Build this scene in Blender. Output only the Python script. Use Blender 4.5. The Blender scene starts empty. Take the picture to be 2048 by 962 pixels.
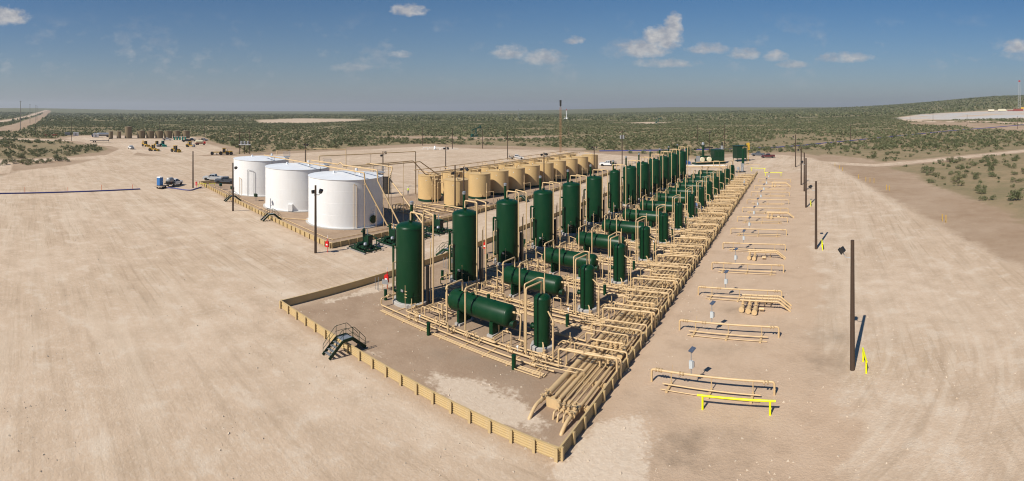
import bpy, bmesh, math, random
import numpy as np
from mathutils import Vector, Matrix
random.seed(7); RNG = np.random.default_rng(7)
R = math.radians
scene = bpy.context.scene
COL = scene.collection

# ------------------------------------------------------------------ camera, sky, sun, exposure
# site frame in metres: x runs across the plant, y along the rows of vessels, origin at the near wall corner
cam = bpy.data.cameras.new('camera')
cam.type = 'PANO'
cam.panorama_type = 'CENTRAL_CYLINDRICAL'
cam.central_cylindrical_range_u_min = -1024/1010
cam.central_cylindrical_range_u_max = 1024/1010
cam.central_cylindrical_range_v_min = -741/1010
cam.central_cylindrical_range_v_max = 221/1010
cam.central_cylindrical_radius = 1.0
cam.clip_end = 30000; cam.clip_start = 0.1
camo = bpy.data.objects.new('camera', cam); COL.objects.link(camo)
camo.location = (14.35, -24.99, 20.0)
camo.rotation_euler = (R(90), 0, R(35.2))
scene.camera = camo
scene.render.engine = 'CYCLES'
scene.render.resolution_x, scene.render.resolution_y = 1024, 481

SUN_EL, SUN_AZ = 44.0, 190.0        # azimuth of the sun, clockwise from +y
EXPOSURE = 0.12
sun = bpy.data.lights.new('sun', 'SUN'); sun.energy = 5.0; sun.angle = R(0.5); sun.color = (1.0, 0.935, 0.835)
suno = bpy.data.objects.new('sun', sun); COL.objects.link(suno)
sd = Vector((math.sin(R(SUN_AZ))*math.cos(R(SUN_EL)), math.cos(R(SUN_AZ))*math.cos(R(SUN_EL)), math.sin(R(SUN_EL))))
suno.rotation_euler = sd.to_track_quat('Z', 'Y').to_euler()
suno.location = (0, 0, 60)

world = bpy.data.worlds.new('World'); scene.world = world; world.use_nodes = True
def build_world():
    nt = world.node_tree; nt.nodes.clear()
    N = lambda t, **k: [setattr(n, a, b) for n in [nt.nodes.new(t)] for a, b in k.items()] and nt.nodes[-1] or nt.nodes[-1]
    L = nt.links.new
    def M(op, a, b=None, c=None, clamp=False):
        n = nt.nodes.new('ShaderNodeMath'); n.operation = op; n.use_clamp = clamp
        for i, v in enumerate((a, b, c)):
            if v is None: continue
            if isinstance(v, (int, float)): n.inputs[i].default_value = v
            else: L(v, n.inputs[i])
        return n.outputs[0]
    sky = nt.nodes.new('ShaderNodeTexSky'); sky.sky_type = 'NISHITA'; sky.sun_disc = False
    sky.sun_elevation = R(SUN_EL); sky.sun_rotation = R(SUN_AZ)
    sky.altitude = 900; sky.air_density = 1.0; sky.dust_density = 0.6; sky.ozone_density = 3.5
    tc = nt.nodes.new('ShaderNodeTexCoord')
    sp = nt.nodes.new('ShaderNodeSeparateXYZ'); L(tc.outputs['Generated'], sp.inputs[0])
    X, Y, Z = sp.outputs
    az = M('ARCTAN2', X, Y)
    hyp = M('SQRT', M('ADD', M('MULTIPLY', X, X), M('MULTIPLY', Y, Y)))
    el = M('DIVIDE', Z, M('MAXIMUM', hyp, 0.02))
    cmb = nt.nodes.new('ShaderNodeCombineXYZ'); L(az, cmb.inputs[0]); L(M('MULTIPLY', el, 1.5), cmb.inputs[1])
    def noise(scale, detail, rough=0.55, off=0.0):
        mp = nt.nodes.new('ShaderNodeMapping'); mp.inputs['Location'].default_value = (off, off*0.7, off); L(cmb.outputs[0], mp.inputs[0])
        n = nt.nodes.new('ShaderNodeTexNoise'); n.inputs['Scale'].default_value = scale; n.inputs['Detail'].default_value = detail
        n.inputs['Roughness'].default_value = rough; L(mp.outputs[0], n.inputs['Vector']); return n.outputs['Fac']
    puff = noise(48, 6, 0.62); big = noise(14, 3, 0.5, 3.1)
    # single cumulus clouds: azimuth, height above horizon, half width, half height, weight
    CL = CLOUDS
    acc = None
    for (a0, e0, w, h, k) in CL:
        da = M('DIVIDE', M('SUBTRACT', az, a0), w)
        de = M('DIVIDE', M('SUBTRACT', el, e0), h)
        # flatter underneath, rounder on top
        de = M('MULTIPLY', de, M('ADD', 1.0, M('MULTIPLY', M('LESS_THAN', de, 0.0), 0.5)))
        m = M('MULTIPLY', M('SUBTRACT', 1.0, M('ADD', M('MULTIPLY', da, da), M('MULTIPLY', de, de))), k)
        acc = m if acc is None else M('MAXIMUM', acc, m)
    acc = M('MAXIMUM', acc, -0.9)
    dens = M('ADD', acc, M('MULTIPLY', M('SUBTRACT', puff, 0.5), 2.2))
    dens = M('MULTIPLY', M('SUBTRACT', dens, 0.05), 1.05, clamp=True)
    # thin scattered fair-weather cumulus all round the horizon
    band = M('MULTIPLY', M('MULTIPLY', M('SUBTRACT', el, 0.035), 30.0, clamp=True), M('MULTIPLY', M('SUBTRACT', 0.20, el), 9.0, clamp=True))
    thin = M('MULTIPLY', M('SUBTRACT', M('ADD', M('MULTIPLY', big, 0.62), M('MULTIPLY', puff, 0.38)), 0.535), 5.0, clamp=True)
    thin = M('MULTIPLY', M('MULTIPLY', thin, band), 0.7)
    dens = M('MAXIMUM', dens, thin)
    dens = M('MULTIPLY', dens, M('ADD', 0.25, M('MULTIPLY', el, 5.5, clamp=True)), clamp=True)   # air in front of the low ones
    dens = M('MULTIPLY', dens, 0.85)
    ramp = nt.nodes.new('ShaderNodeMixRGB'); ramp.inputs[1].default_value = (5.2, 5.3, 5.8, 1); ramp.inputs[2].default_value = (9.5, 9.0, 8.4, 1)
    L(M('MULTIPLY', M('SUBTRACT', noise(38, 4, 0.6, 1.3), 0.38), 3.2, clamp=True), ramp.inputs[0])
    haze = M('MULTIPLY', M('POWER', 2.718, M('MULTIPLY', M('MAXIMUM', el, 0.0), -8.0)), 0.95)
    hz = nt.nodes.new('ShaderNodeMixRGB'); hz.inputs[2].default_value = HAZE_COL; L(haze, hz.inputs[0])
    hs = nt.nodes.new('ShaderNodeHueSaturation'); hs.inputs['Saturation'].default_value = 1.36; hs.inputs['Value'].default_value = 1.0; L(sky.outputs[0], hs.inputs['Color']); L(hs.outputs[0], hz.inputs[1])
    mix = nt.nodes.new('ShaderNodeMixRGB'); L(dens, mix.inputs[0]); L(hz.outputs[0], mix.inputs[1]); L(ramp.outputs[0], mix.inputs[2])
    bg = nt.nodes.new('ShaderNodeBackground'); bg.inputs['Strength'].default_value = SKY_STRENGTH
    L(mix.outputs[0], bg.inputs[0])
    out = nt.nodes.new('ShaderNodeOutputWorld'); L(bg.outputs[0], out.inputs[0])
SKY_STRENGTH = 0.066
HAZE_COL = (3.1, 3.55, 4.25, 1)
def _cl(x, y, w, h, k=1.0): return ((x-1024)/1010 - R(35.2), (221-y)/1010, w/1010, h/1010, k)
CLOUDS = [_cl(6,36,58,26,1.15), _cl(818,22,44,17,.85), _cl(800,110,28,11,.65), _cl(706,136,48,15,.65), _cl(1020,108,46,20,.9), _cl(1086,118,54,22,.95),
          _cl(1288,100,62,26,1.3), _cl(1322,82,48,34,1.25), _cl(1346,58,22,38,1.2), _cl(1330,128,80,12,.8), _cl(1418,99,50,16,.85), _cl(1490,109,38,17,.9),
          _cl(1550,114,30,16,.95), _cl(1588,130,38,11,.9), _cl(1690,117,66,15,.9), _cl(2035,96,34,22,1.0), _cl(1150,82,25,12,.8)]
build_world()
scene.view_settings.view_transform = 'Standard'; scene.view_settings.look = 'None'
scene.view_settings.exposure = EXPOSURE; scene.view_settings.gamma = 1.0; scene.view_settings.use_curve_mapping = False
scene.cycles.filter_width = 1.1; scene.cycles.max_bounces = 4; scene.cycles.diffuse_bounces = 2; scene.cycles.glossy_bounces = 2
world.cycles.sampling_method = "MANUAL"; world.cycles.sample_map_resolution = 256

# ------------------------------------------------------------------ helpers
class MB:
    """collects shapes, then links them as ONE mesh object"""
    def __init__(s): s.v = []; s.f = []
    def add(s, vs, fs):
        o = len(s.v); s.v += [tuple(p) for p in vs]; s.f += [tuple(i+o for i in f) for f in fs]; return s
    def box(s, x0, x1, y0, y1, z0, z1):
        vs = [(x, y, z) for z in (z0, z1) for y in (y0, y1) for x in (x0, x1)]
        return s.add(vs, [(0,2,3,1), (4,5,7,6), (0,1,5,4), (2,6,7,3), (0,4,6,2), (1,3,7,5)])
    def bar(s, p0, p1, w, h, up=(0,0,1)):
        p0, p1 = Vector(p0), Vector(p1); d = (p1-p0).normalized(); up = Vector(up)
        if abs(d.dot(up)) > .98: up = Vector((0,1,0))
        a = d.cross(up).normalized()*w/2; b = a.cross(d).normalized()*h/2
        vs = [p+q for p in (p0, p1) for q in (-a-b, a-b, a+b, -a+b)]
        return s.add(vs, [(0,1,2,3), (7,6,5,4), (0,4,5,1), (1,5,6,2), (2,6,7,3), (3,7,4,0)])
    def cyl(s, p0, p1, r, n=10, r2=None, caps=True):
        p0, p1 = Vector(p0), Vector(p1); d = (p1-p0).normalized()
        up = Vector((0,0,1)) if abs(d.z) < .9 else Vector((1,0,0))
        a = d.cross(up).normalized(); b = d.cross(a)
        r2 = r if r2 is None else r2
        vs = []
        for p, rr in ((p0, r), (p1, r2)):
            for i in range(n):
                t = 2*math.pi*i/n; vs.append(p + a*rr*math.cos(t) + b*rr*math.sin(t))
        fs = [(i, (i+1) % n, n+(i+1) % n, n+i) for i in range(n)]
        if caps: fs += [tuple(range(n-1, -1, -1)), tuple(range(n, 2*n))]
        return s.add(vs, fs)
    def tube(s, pts, r, n=8, bend=None, caps=True):
        """pipe along a polyline, corners rounded as elbows"""
        P = [Vector(p) for p in pts]
        if bend is None: bend = r*2.2
        Q = [P[0]]
        for i in range(1, len(P)-1):
            a, b, c = P[i-1], P[i], P[i+1]
            l1, l2 = (a-b).length, (c-b).length; t = min(bend, l1*.45, l2*.45)
            s0 = b+(a-b).normalized()*t; s1 = b+(c-b).normalized()*t
            for k in (0, .33, .67, 1): Q.append((s0.lerp(b, k)).lerp(b.lerp(s1, k), k))
        Q.append(P[-1])
        T = []
        for i in range(len(Q)):
            d = Vector((0,0,0))
            if i > 0: d += (Q[i]-Q[i-1]).normalized()
            if i < len(Q)-1: d += (Q[i+1]-Q[i]).normalized()
            T.append(d.normalized())
        up = Vector((0,0,1)) if abs(T[0].z) < .9 else Vector((1,0,0))
        a = T[0].cross(up).normalized(); vs = []
        for q, d in zip(Q, T):
            a = (a-d*a.dot(d)).normalized(); b = d.cross(a)
            for i in range(n):
                t = 2*math.pi*i/n; vs.append(q+a*r*math.cos(t)+b*r*math.sin(t))
        fs = [(k*n+i, k*n+(i+1) % n, (k+1)*n+(i+1) % n, (k+1)*n+i) for k in range(len(Q)-1) for i in range(n)]
        m = (len(Q)-1)*n
        if caps: fs += [tuple(range(n-1, -1, -1)), tuple(range(m, m+n))]
        return s.add(vs, fs)
    def lathe(s, prof, c=(0,0,0), n=24, axis='z', caps=True):
        vs = []; c = Vector(c)
        for r, z in prof:
            for i in range(n):
                t = 2*math.pi*i/n; x, y = r*math.cos(t), r*math.sin(t)
                vs.append(c+Vector({'z': (x, y, z), 'x': (z, x, y), 'y': (y, z, x)}[axis]))
        k = len(prof)
        fs = [(j*n+i, j*n+(i+1) % n, (j+1)*n+(i+1) % n, (j+1)*n+i) for j in range(k-1) for i in range(n)]
        if not caps: fs += [((k-1)*n+i, (k-1)*n+(i+1) % n, (i+1) % n, i) for i in range(n)]
        if caps and prof[0][0] > 1e-4: fs.append(tuple(range(n-1, -1, -1)))
        if caps and prof[-1][0] > 1e-4: fs.append(tuple(range((k-1)*n, k*n)))
        return s.add(vs, fs)
    def prism(s, poly, y0, y1):
        """polygon in x,z pushed from y0 to y1"""
        n = len(poly); vs = [(x, y0, z) for x, z in poly]+[(x, y1, z) for x, z in poly]
        return s.add(vs, [tuple(range(n)), tuple(range(2*n-1, n-1, -1))]+[(i, i+n, (i+1) % n+n, (i+1) % n) for i in range(n)])
    def mesh(s, name, mat, smooth=True, angle=38):
        me = bpy.data.meshes.new(name); me.from_pydata(s.v, [], s.f); me.update()
        bm = bmesh.new(); bm.from_mesh(me); bmesh.ops.recalc_face_normals(bm, faces=bm.faces); bm.to_mesh(me); bm.free()
        if smooth:
            me.shade_smooth(); me.set_sharp_from_angle(angle=R(angle))
        me.materials.append(MAT[mat]); return me
    def build(s, name, mat, parent=None, loc=(0,0,0), rz=0, smooth=True, angle=38):
        return link(name, s.mesh(name, mat, smooth, angle), parent, loc, rz)
def link(name, me, parent=None, loc=(0,0,0), rz=0):
    o = bpy.data.objects.new(name, me); COL.objects.link(o); o.parent = parent; o.location = loc; o.rotation_euler = (0, 0, rz); return o
def thing(name, label, cat, loc=(0,0,0), rz=0, group=None):
    o = bpy.data.objects.new(name, None); COL.objects.link(o); o.location = loc; o.rotation_euler = (0, 0, rz); o.empty_display_size = .3
    return tag(o, label, cat, group)
def tag(o, label, cat, group=None):
    o['label'] = label; o['category'] = cat
    if group: o['group'] = group
    return o
def struct(o): o['kind'] = 'structure'; return o
KIDS = {}
def kids(o): return [c for c in bpy.data.objects if c.parent == o]
def tree_of(root):
    """the thing as a nested list, read once and copied often"""
    by = {}
    for c in bpy.data.objects:
        if c.parent: by.setdefault(c.parent.name, []).append(c)
    def rec(o): return (o, [rec(c) for c in by.get(o.name, [])])
    return rec(root)
def copy_tree(t, parent=None, loc=None, rz=None, label=None, group=None, vary=0):
    o = t[0].copy(); COL.objects.link(o); o.parent = parent
    if loc is not None: o.location = loc
    if rz is not None: o.rotation_euler = (0, 0, rz)
    if label: o['label'] = label
    if group: o['group'] = group
    for c in t[1]:
        if vary and c[0].name.split('.')[0] in ('valve', 'union', 'gauge', 'sample_fitting', 'flange') and random.random() < vary: continue
        copy_tree(c, o)
    return o
ORD = ['first', 'second', 'third', 'fourth', 'fifth', 'sixth', 'seventh', 'eighth', 'ninth', 'tenth', 'eleventh', 'twelfth', 'thirteenth', 'fourteenth']
def nth(k, n):
    return 'nearest' if k == 0 else ('farthest' if k == n-1 else ORD[k]+' nearest')

# ------------------------------------------------------------------ materials
MAT = {}
def lin(c): return tuple(((x/255)/12.92 if x/255 <= .04045 else ((x/255+.055)/1.055)**2.4) for x in c)
def paint(name, col, rough=.45, var=.12, scale=3.0, metal=0.0, dirt=None, dirt_amt=.25, bump=0.0, spec=.5):
    m = bpy.data.materials.new(name); m.use_nodes = True; nt = m.node_tree; L = nt.links.new
    b = nt.nodes['Principled BSDF']; b.inputs['Roughness'].default_value = rough; b.inputs['Metallic'].default_value = metal; b.inputs['Specular IOR Level'].default_value = spec
    tc = nt.nodes.new('ShaderNodeTexCoord')
    n = nt.nodes.new('ShaderNodeTexNoise'); n.inputs['Scale'].default_value = scale; n.inputs['Detail'].default_value = 5; n.inputs['Roughness'].default_value = .65
    L(tc.outputs['Object'], n.inputs['Vector'])
    a = nt.nodes.new('ShaderNodeMixRGB'); a.inputs[1].default_value = (*[x*(1-var) for x in col], 1); a.inputs[2].default_value = (*[min(1, x*(1+var)) for x in col], 1)
    L(n.outputs['Fac'], a.inputs[0]); out = a.outputs[0]
    if dirt:
        n2 = nt.nodes.new('ShaderNodeTexNoise'); n2.inputs['Scale'].default_value = scale*.6; n2.inputs['Detail'].default_value = 8; n2.inputs['Roughness'].default_value = .7
        mp = nt.nodes.new('ShaderNodeMapping'); mp.inputs['Scale'].default_value = (1.6, 1.6, .35); L(tc.outputs['Object'], mp.inputs[0]); L(mp.outputs[0], n2.inputs['Vector'])
        r = nt.nodes.new('ShaderNodeValToRGB'); r.color_ramp.elements[0].position = .48; r.color_ramp.elements[1].position = .75
        r.color_ramp.elements[1].color = (dirt_amt,)*3+(1,); L(n2.outputs['Fac'], r.inputs[0])
        d = nt.nodes.new('ShaderNodeMixRGB'); d.inputs[2].default_value = (*dirt, 1); L(r.outputs[0], d.inputs[0]); L(out, d.inputs[1]); out = d.outputs[0]
    L(out, b.inputs['Base Color'])
    rr = nt.nodes.new('ShaderNodeMath'); rr.operation = 'MULTIPLY_ADD'; rr.inputs[1].default_value = .22; rr.inputs[2].default_value = rough-.11; L(n.outputs['Fac'], rr.inputs[0]); L(rr.outputs[0], b.inputs['Roughness'])
    if bump:
        bp = nt.nodes.new('ShaderNodeBump'); bp.inputs['Strength'].default_value = bump; bp.inputs['Distance'].default_value = .05; L(n.outputs['Fac'], bp.inputs['Height']); L(bp.outputs[0], b.inputs['Normal'])
    MAT[name] = m; return m
DUST = (.50, .40, .28)
paint('tan_pipe', (.60, .425, .225), .5, .13, 2.0, dirt=(.36, .25, .14), dirt_amt=.45)
paint('tan_tank', (.60, .415, .19), .5, .06, .5, dirt=(.42, .30, .17), dirt_amt=.35)
paint('wall_tan', (.50, .365, .175), .55, .10, 1.2, dirt=(.48, .38, .25), dirt_amt=.5)
paint('green_paint', (.003, .036, .013), .38, .16, .9, dirt=(.035, .075, .035), dirt_amt=.25, spec=.22)
paint('dark_green', (.006, .036, .017), .45, .2, 2.0, dirt=(.10, .095, .065), dirt_amt=.2, spec=.25)
paint('white_tank', (.80, .80, .79), .45, .025, .35, dirt=(.52, .45, .36), dirt_amt=.22)
paint('white_roof', (.72, .75, .78), .5, .04, .5, dirt=(.55, .5, .43), dirt_amt=.25)
paint('white_paint', (.78, .78, .77), .4, .04, 2)
paint('concrete', (.42, .40, .37), .85, .18, 4, bump=.3)
paint('box_grey', (.50, .54, .55), .5, .06, 3)
paint('pump_green', (.006, .075, .058), .5, .15, 2)
paint('steel', (.42, .44, .46), .4, .15, 3, metal=.6)
paint('dull_steel', (.33, .34, .35), .55, .15, 3, metal=.3)
paint('black', (.018, .017, .016), .5, .3, 3)
paint('rubber', (.022, .021, .020), .8, .25, 6)
paint('pole_brown', (.060, .036, .022), .8, .3, 4, bump=.3)
paint('pole_wood', (.15, .115, .085), .85, .25, 4, bump=.3)
paint('grey_wood', (.30, .27, .24), .85, .2, 4)
paint('yellow_paint', (.82, .83, .0), .4, .06, 3)
paint('machine_yellow', (.60, .36, .03), .5, .2, 1.5, dirt=DUST, dirt_amt=.5)
paint('red_paint', (.62, .014, .012), .4, .1, 3)
paint('rust_red', (.22, .05, .035), .6, .25, 2)
paint('blue_paint', (.03, .10, .28), .5, .15, 2)
paint('potty_blue', (.035, .16, .42), .5, .08, 2)
paint('potty_green', (.01, .26, .19), .5, .08, 2)
paint('hose_blue', (.05, .06, .22), .55, .25, 1.5)
paint('olive_tank', (.215, .165, .095), .55, .08, .5)
paint('cream', (.66, .60, .42), .5, .06, 2)
paint('glass', (.02, .025, .03), .08, .1, 2)
paint('solar', (.07, .09, .13), .25, .2, 5)
paint('truck_grey', (.10, .115, .135), .25, .05, 1); paint('truck_silver', (.50, .52, .53), .25, .05, 1); paint('truck_maroon', (.09, .018, .022), .25, .05, 1)
paint('truck_white', (.75, .76, .77), .25, .04, 1); paint('truck_black', (.02, .022, .026), .22, .05, 1); paint('truck_blue', (.03, .07, .2), .25, .05, 1)
paint('skin', (.45, .26, .18), .5, .1, 6); paint('denim', (.045, .075, .16), .8, .2, 8); paint('shirt_blue', (.12, .22, .42), .8, .15, 8); paint('hat_white', (.8, .8, .8), .4, .03, 4)
paint('hivis', (.55, .75, .05), .7, .1, 8)
paint('orange', (.75, .14, .02), .5, .1, 4)
paint('rig_red', (.35, .03, .03), .5, .2, 1)
paint('wood_plank', (.42, .33, .24), .8, .2, 3)

# ------------------------------------------------------------------ terrain and ground
CU, CV = 14.35, -24.99
def ss(a, b, x):
    t = np.clip((x-a)/(b-a), 0, 1); return t*t*(3-2*t)
def terrain(u, v):
    u = np.asarray(u, float); v = np.asarray(v, float)
    X = .8171*(u-CU)+.5764*(v-CV); Y = -.5764*(u-CU)+.8171*(v-CV); q = X/np.maximum(Y, 1.)
    z = (14*ss(260, 700, X)+40*ss(600, 1750, X))*(.55+.45*ss(.45, 1.5, q))
    z += 24*ss(800, 1800, X)*ss(.7, 1.5, q)
    z += 44*ss(1300, 4200, -X)*ss(.3, 1.5, -q)
    z += 26*ss(2200, 5200, Y)*(.25+.75*ss(-2500, 1800, X))
    return z
def tz(u, v): return float(terrain(u, v))
def vnoise(u, v, s, seed=0):
    """smooth value noise"""
    g = np.random.default_rng(seed).random((256, 256)); x = u/s; y = v/s
    i = np.floor(x).astype(int); j = np.floor(y).astype(int); fx = x-i; fy = y-j; fx = fx*fx*(3-2*fx); fy = fy*fy*(3-2*fy)
    G = lambda a, b: g[a % 256, b % 256]
    return (G(i, j)*(1-fx)+G(i+1, j)*fx)*(1-fy)+(G(i, j+1)*(1-fx)+G(i+1, j+1)*fx)*fy
def sdf(poly, u, v):
    """signed distance to a polygon, negative inside"""
    P = np.array(poly, float); n = len(P); d = np.full(u.shape, 1e9); ins = np.zeros(u.shape, bool)
    for i in range(n):
        a, b = P[i], P[(i+1) % n]; e = b-a; w0 = u-a[0]; w1 = v-a[1]
        t = np.clip((w0*e[0]+w1*e[1])/(e@e), 0, 1); d = np.minimum(d, np.hypot(w0-e[0]*t, w1-e[1]*t))
        c = ((a[1] > v) != (b[1] > v)); 
        with np.errstate(divide='ignore', invalid='ignore'):
            xi = (b[0]-a[0])*(v-a[1])/(b[1]-a[1])+a[0]
        ins ^= c & (u < xi)
    return np.where(ins, -d, d)
def dline(pts, u, v):
    d = np.full(u.shape, 1e9)
    for a, b in zip(pts[:-1], pts[1:]):
        a, b = np.array(a, float), np.array(b, float); e = b-a; w0 = u-a[0]; w1 = v-a[1]
        t = np.clip((w0*e[0]+w1*e[1])/(e@e), 0, 1); d = np.minimum(d, np.hypot(w0-e[0]*t, w1-e[1]*t))
    return d
PAD = [(-150,-150), (-128,-60), (-139,-34), (-154,-28), (-170,-10), (-190,2), (-212,15), (-202,25), (-191,61), (-188,65), (-191,127), (-185,178), (-150,180), (-117,194), (-92,190), (-55,176), (-33,174),
       (-18,200), (-4,203), (10,188), (18,160), (23,131), (28,100), (33,70), (38,40), (44,20), (60,0), (70,-150)]
BAT = [(-385,14), (-345,0), (-276,13), (-262,24), (-240,22), (-217,27), (-199,34), (-197,49), (-203,62), (-222,74), (-262,80), (-295,84), (-345,98), (-385,40)]
RPAD = [(131,777), (219,965), (348,1009), (520,985), (560,700), (268,560), (184,632), (146,650)]
ROADS = [([(-205,14), (-243,28), (-274,27), (-308,22), (-321,6), (-334,-24), (-360,-70)], 6.0), ([(-150,-36), (-184,-36), (-190,-20), (-196,-2), (-208,14)], 5.0),
         ([(-820,-84), (-902,-78), (-1248,-48), (-2330,3), (-3656,110)], 9.0), ([(13,170), (34,158), (55,171), (80,187), (111,205), (190,250)], 4.0), ([(131,700), (144,619), (195,554), (225,474), (270,380)], 5.0)]
FARPADS = [[(-942,440), (-1071,620), (-928,699), (-745,565), (-672,402), (-709,335)], [(-290,724), (-279,803), (-222,748), (-236,680)], [(-1400,1100), (-1500,1420), (-1420,1440), (-1280,1080)], [(-1700,2000), (-1760,2500), (-1700,2500), (-1600,2000)]]
BARE = [([(-478,-53), (-734,-31), (-1332,-2), (-3419,111)], 16.0), ([(139,581), (180,488), (194,401), (240,300)], 22.0), ([(-268,225), (-240,250), (-200,262), (-185,300)], 14.0), ([(-90,198), (-28,234), (2,259), (33,306), (75,366), (129,420), (216,453)], 4.0),
        ([(-200,140), (-196,180), (-150,196), (-110,205)], 8.0)]
FLOOR1 = [(0,0), (-30.6,-.4), (-30.6,14), (-33,48), (-36.5,126), (-6,126)]
FLOOR2 = [(-46.3,16.3), (-115,20.7), (-114,46), (-74,50), (-74,128), (-50,128), (-47,57)]
def land(u, v):
    """how far a spot is graded pad, bare soil or the pale far pad"""
    pad = 1-ss(-7.0, 7.0, sdf(PAD, u, v))
    dpad = sdf(PAD, u, v)
    bat = 1-ss(-4, 5, sdf(BAT, u, v)); pad = np.maximum(pad, bat*(.55+.45*vnoise(u, v, 30, 2)))
    for p, w in ROADS: pad = np.maximum(pad, 1-ss(w*.6, w*1.4, dline(p, u, v)))
    for p in FARPADS: pad = np.maximum(pad, 1-ss(-8, 12, sdf(p, u, v)))
    rp = 1-ss(-15, 15, sdf(RPAD, u, v)); pad = np.maximum(pad, rp)
    bare = np.maximum(0, 1-ss(4, 17, dpad+10*(vnoise(u, v, 18, 5)-.5)))
    # wide trampled margin on the right of the pad
    side = ss(10, 16, u)*ss(40, 70, v); bare = np.maximum(bare, side*(1-ss(10, 26, dpad+9*(vnoise(u, v, 22, 9)-.5))))
    bare = np.maximum(bare, 1-ss(1, 12, sdf(BAT, u, v)))
    for p, w in BARE: bare = np.maximum(bare, 1-ss(w*.6, w*1.4, dline(p, u, v)+5*(vnoise(u, v, 25, 4)-.5)))
    for p, w in ROADS: bare = np.maximum(bare, 1-ss(w*1.2, w*2.6, dline(p, u, v)))
    return pad, bare, rp
TRAIN_Y = [11.2, 20.2, 29.0, 38.3, 47.3, 56.2, 65.3, 74.2, 82.4, 90.6, 98.4, 106.8, 115.9]
def build_ground():
    def axis(lo, hi, st, far):
        a = list(np.arange(lo, hi+.01, st)); s = st; x = hi; up = []
        while x < far: s *= 1.065; x += s; up.append(x)
        s = st; x = lo; dn = []
        while x > -far: s *= 1.065; x -= s; dn.append(x)
        return np.array(dn[::-1]+a+up)
    us = axis(-245, 75, 1.4, 9000); vs = axis(-45, 215, 1.4, 9000)
    u, v = np.meshgrid(us, vs); u = u.ravel(); v = v.ravel()
    pad, bare, rp = land(u, v)
    floor = np.maximum(1-ss(-.3, .6, sdf(FLOOR1, u, v)), 1-ss(-.3, .6, sdf(FLOOR2, u, v)))
    # browner graded strip under the meter runs and round the front of the plant
    strip = (1-ss(12.5, 19, u+.05*v+3*(vnoise(u, v, 7, 3)-.5)))*ss(-2.0, .4, u+.05*v)*ss(-6, 2.5, v+5*(vnoise(u, v, 6, 8)-.5))*(1-ss(128, 150, v))
    apron = (1-ss(0, 9, np.abs(v-4)))*ss(-1, 1, u)*(1-ss(10, 20, u))
    strip = np.clip(np.maximum(strip, apron*.8), 0, 1)
    # tracks: 1 where vehicles drive along the rows, 0 where they drive across
    trk = np.clip(ss(-3, 6, u+.05*v)+ss(60, 100, v)+ss(-47.5, -45, u)*(1-ss(-36, -30, u))*ss(14, 24, v), 0, 1)
    far = ss(330, 900, np.hypot(u-CU, v-CV))
    pale = rp*(.5+.5*vnoise(u, v, 120, 6))
    spot = lambda L_: np.clip(sum(a*np.exp(-(((u-x)/rx)**2+((v-y)/ry)**2)**1.2) for x, y, rx, ry, a in L_), 0, 1)
    sand = spot([(-7.4, 2.3, 5.0, 1.8, 1.15), (2.4, 3.2, 2.0, 2.8, 1.15), (2.4, .2, 2.6, 2.0, 1.1), (-18, 1.0, 3, .8, .35), (-25, 12, 3, 3, .3), (-29.6, 11, .9, 8, .8)])
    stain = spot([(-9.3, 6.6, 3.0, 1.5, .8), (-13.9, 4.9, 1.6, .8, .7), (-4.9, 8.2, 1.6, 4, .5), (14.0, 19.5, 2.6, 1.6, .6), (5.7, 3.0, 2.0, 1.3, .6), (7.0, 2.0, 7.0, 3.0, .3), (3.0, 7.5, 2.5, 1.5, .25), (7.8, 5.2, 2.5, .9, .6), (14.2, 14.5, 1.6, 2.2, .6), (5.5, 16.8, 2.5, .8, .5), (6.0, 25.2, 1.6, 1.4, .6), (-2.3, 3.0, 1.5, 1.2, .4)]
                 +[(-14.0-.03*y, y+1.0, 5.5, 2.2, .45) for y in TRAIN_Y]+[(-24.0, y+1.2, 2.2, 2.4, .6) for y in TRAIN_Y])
    z = terrain(u, v)
    rough = 1-np.clip(np.maximum(pad, bare*.8), 0, 1)
    near = 1-ss(400, 900, np.hypot(u-CU, v-CV))
    z = z+rough*near*(.5*vnoise(u, v, 14, 11)+.25*vnoise(u, v, 5, 12)-.3)
    w, h = len(us), len(vs)
    i = np.arange(w*h).reshape(h, w); q = np.stack([i[:-1, :-1], i[:-1, 1:], i[1:, 1:], i[1:, :-1]], -1).reshape(-1, 4)
    me = bpy.data.meshes.new('ground'); me.vertices.add(w*h); me.vertices.foreach_set('co', np.stack([u, v, z], 1).astype(np.float32).ravel())
    me.loops.add(q.size); me.loops.foreach_set('vertex_index', q.ravel().astype(np.int32))
    me.polygons.add(len(q)); me.polygons.foreach_set('loop_start', np.arange(0, q.size, 4, dtype=np.int32))
    me.update(calc_edges=True); me.shade_smooth()
    for n, a in (('pad', pad), ('bare', bare), ('floor', floor), ('strip', strip), ('trk', trk), ('pale', pale), ('sand', sand), ('stain', stain), ('far', far), ('turn', ss(-9, 4, u)*(1-ss(14, 30, v))*ss(14, 22, np.hypot(u+4, v-22))*(1-ss(30, 46, np.hypot(u+4, v-22)))), ('plain', ss(900, 2400, np.hypot(u-CU, v-CV)))):
        at = me.attributes.new(n, 'FLOAT', 'POINT'); at.data.foreach_set('value', a.astype(np.float32))
    me.materials.append(ground_material()); o = link('ground', me); struct(o)
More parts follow.
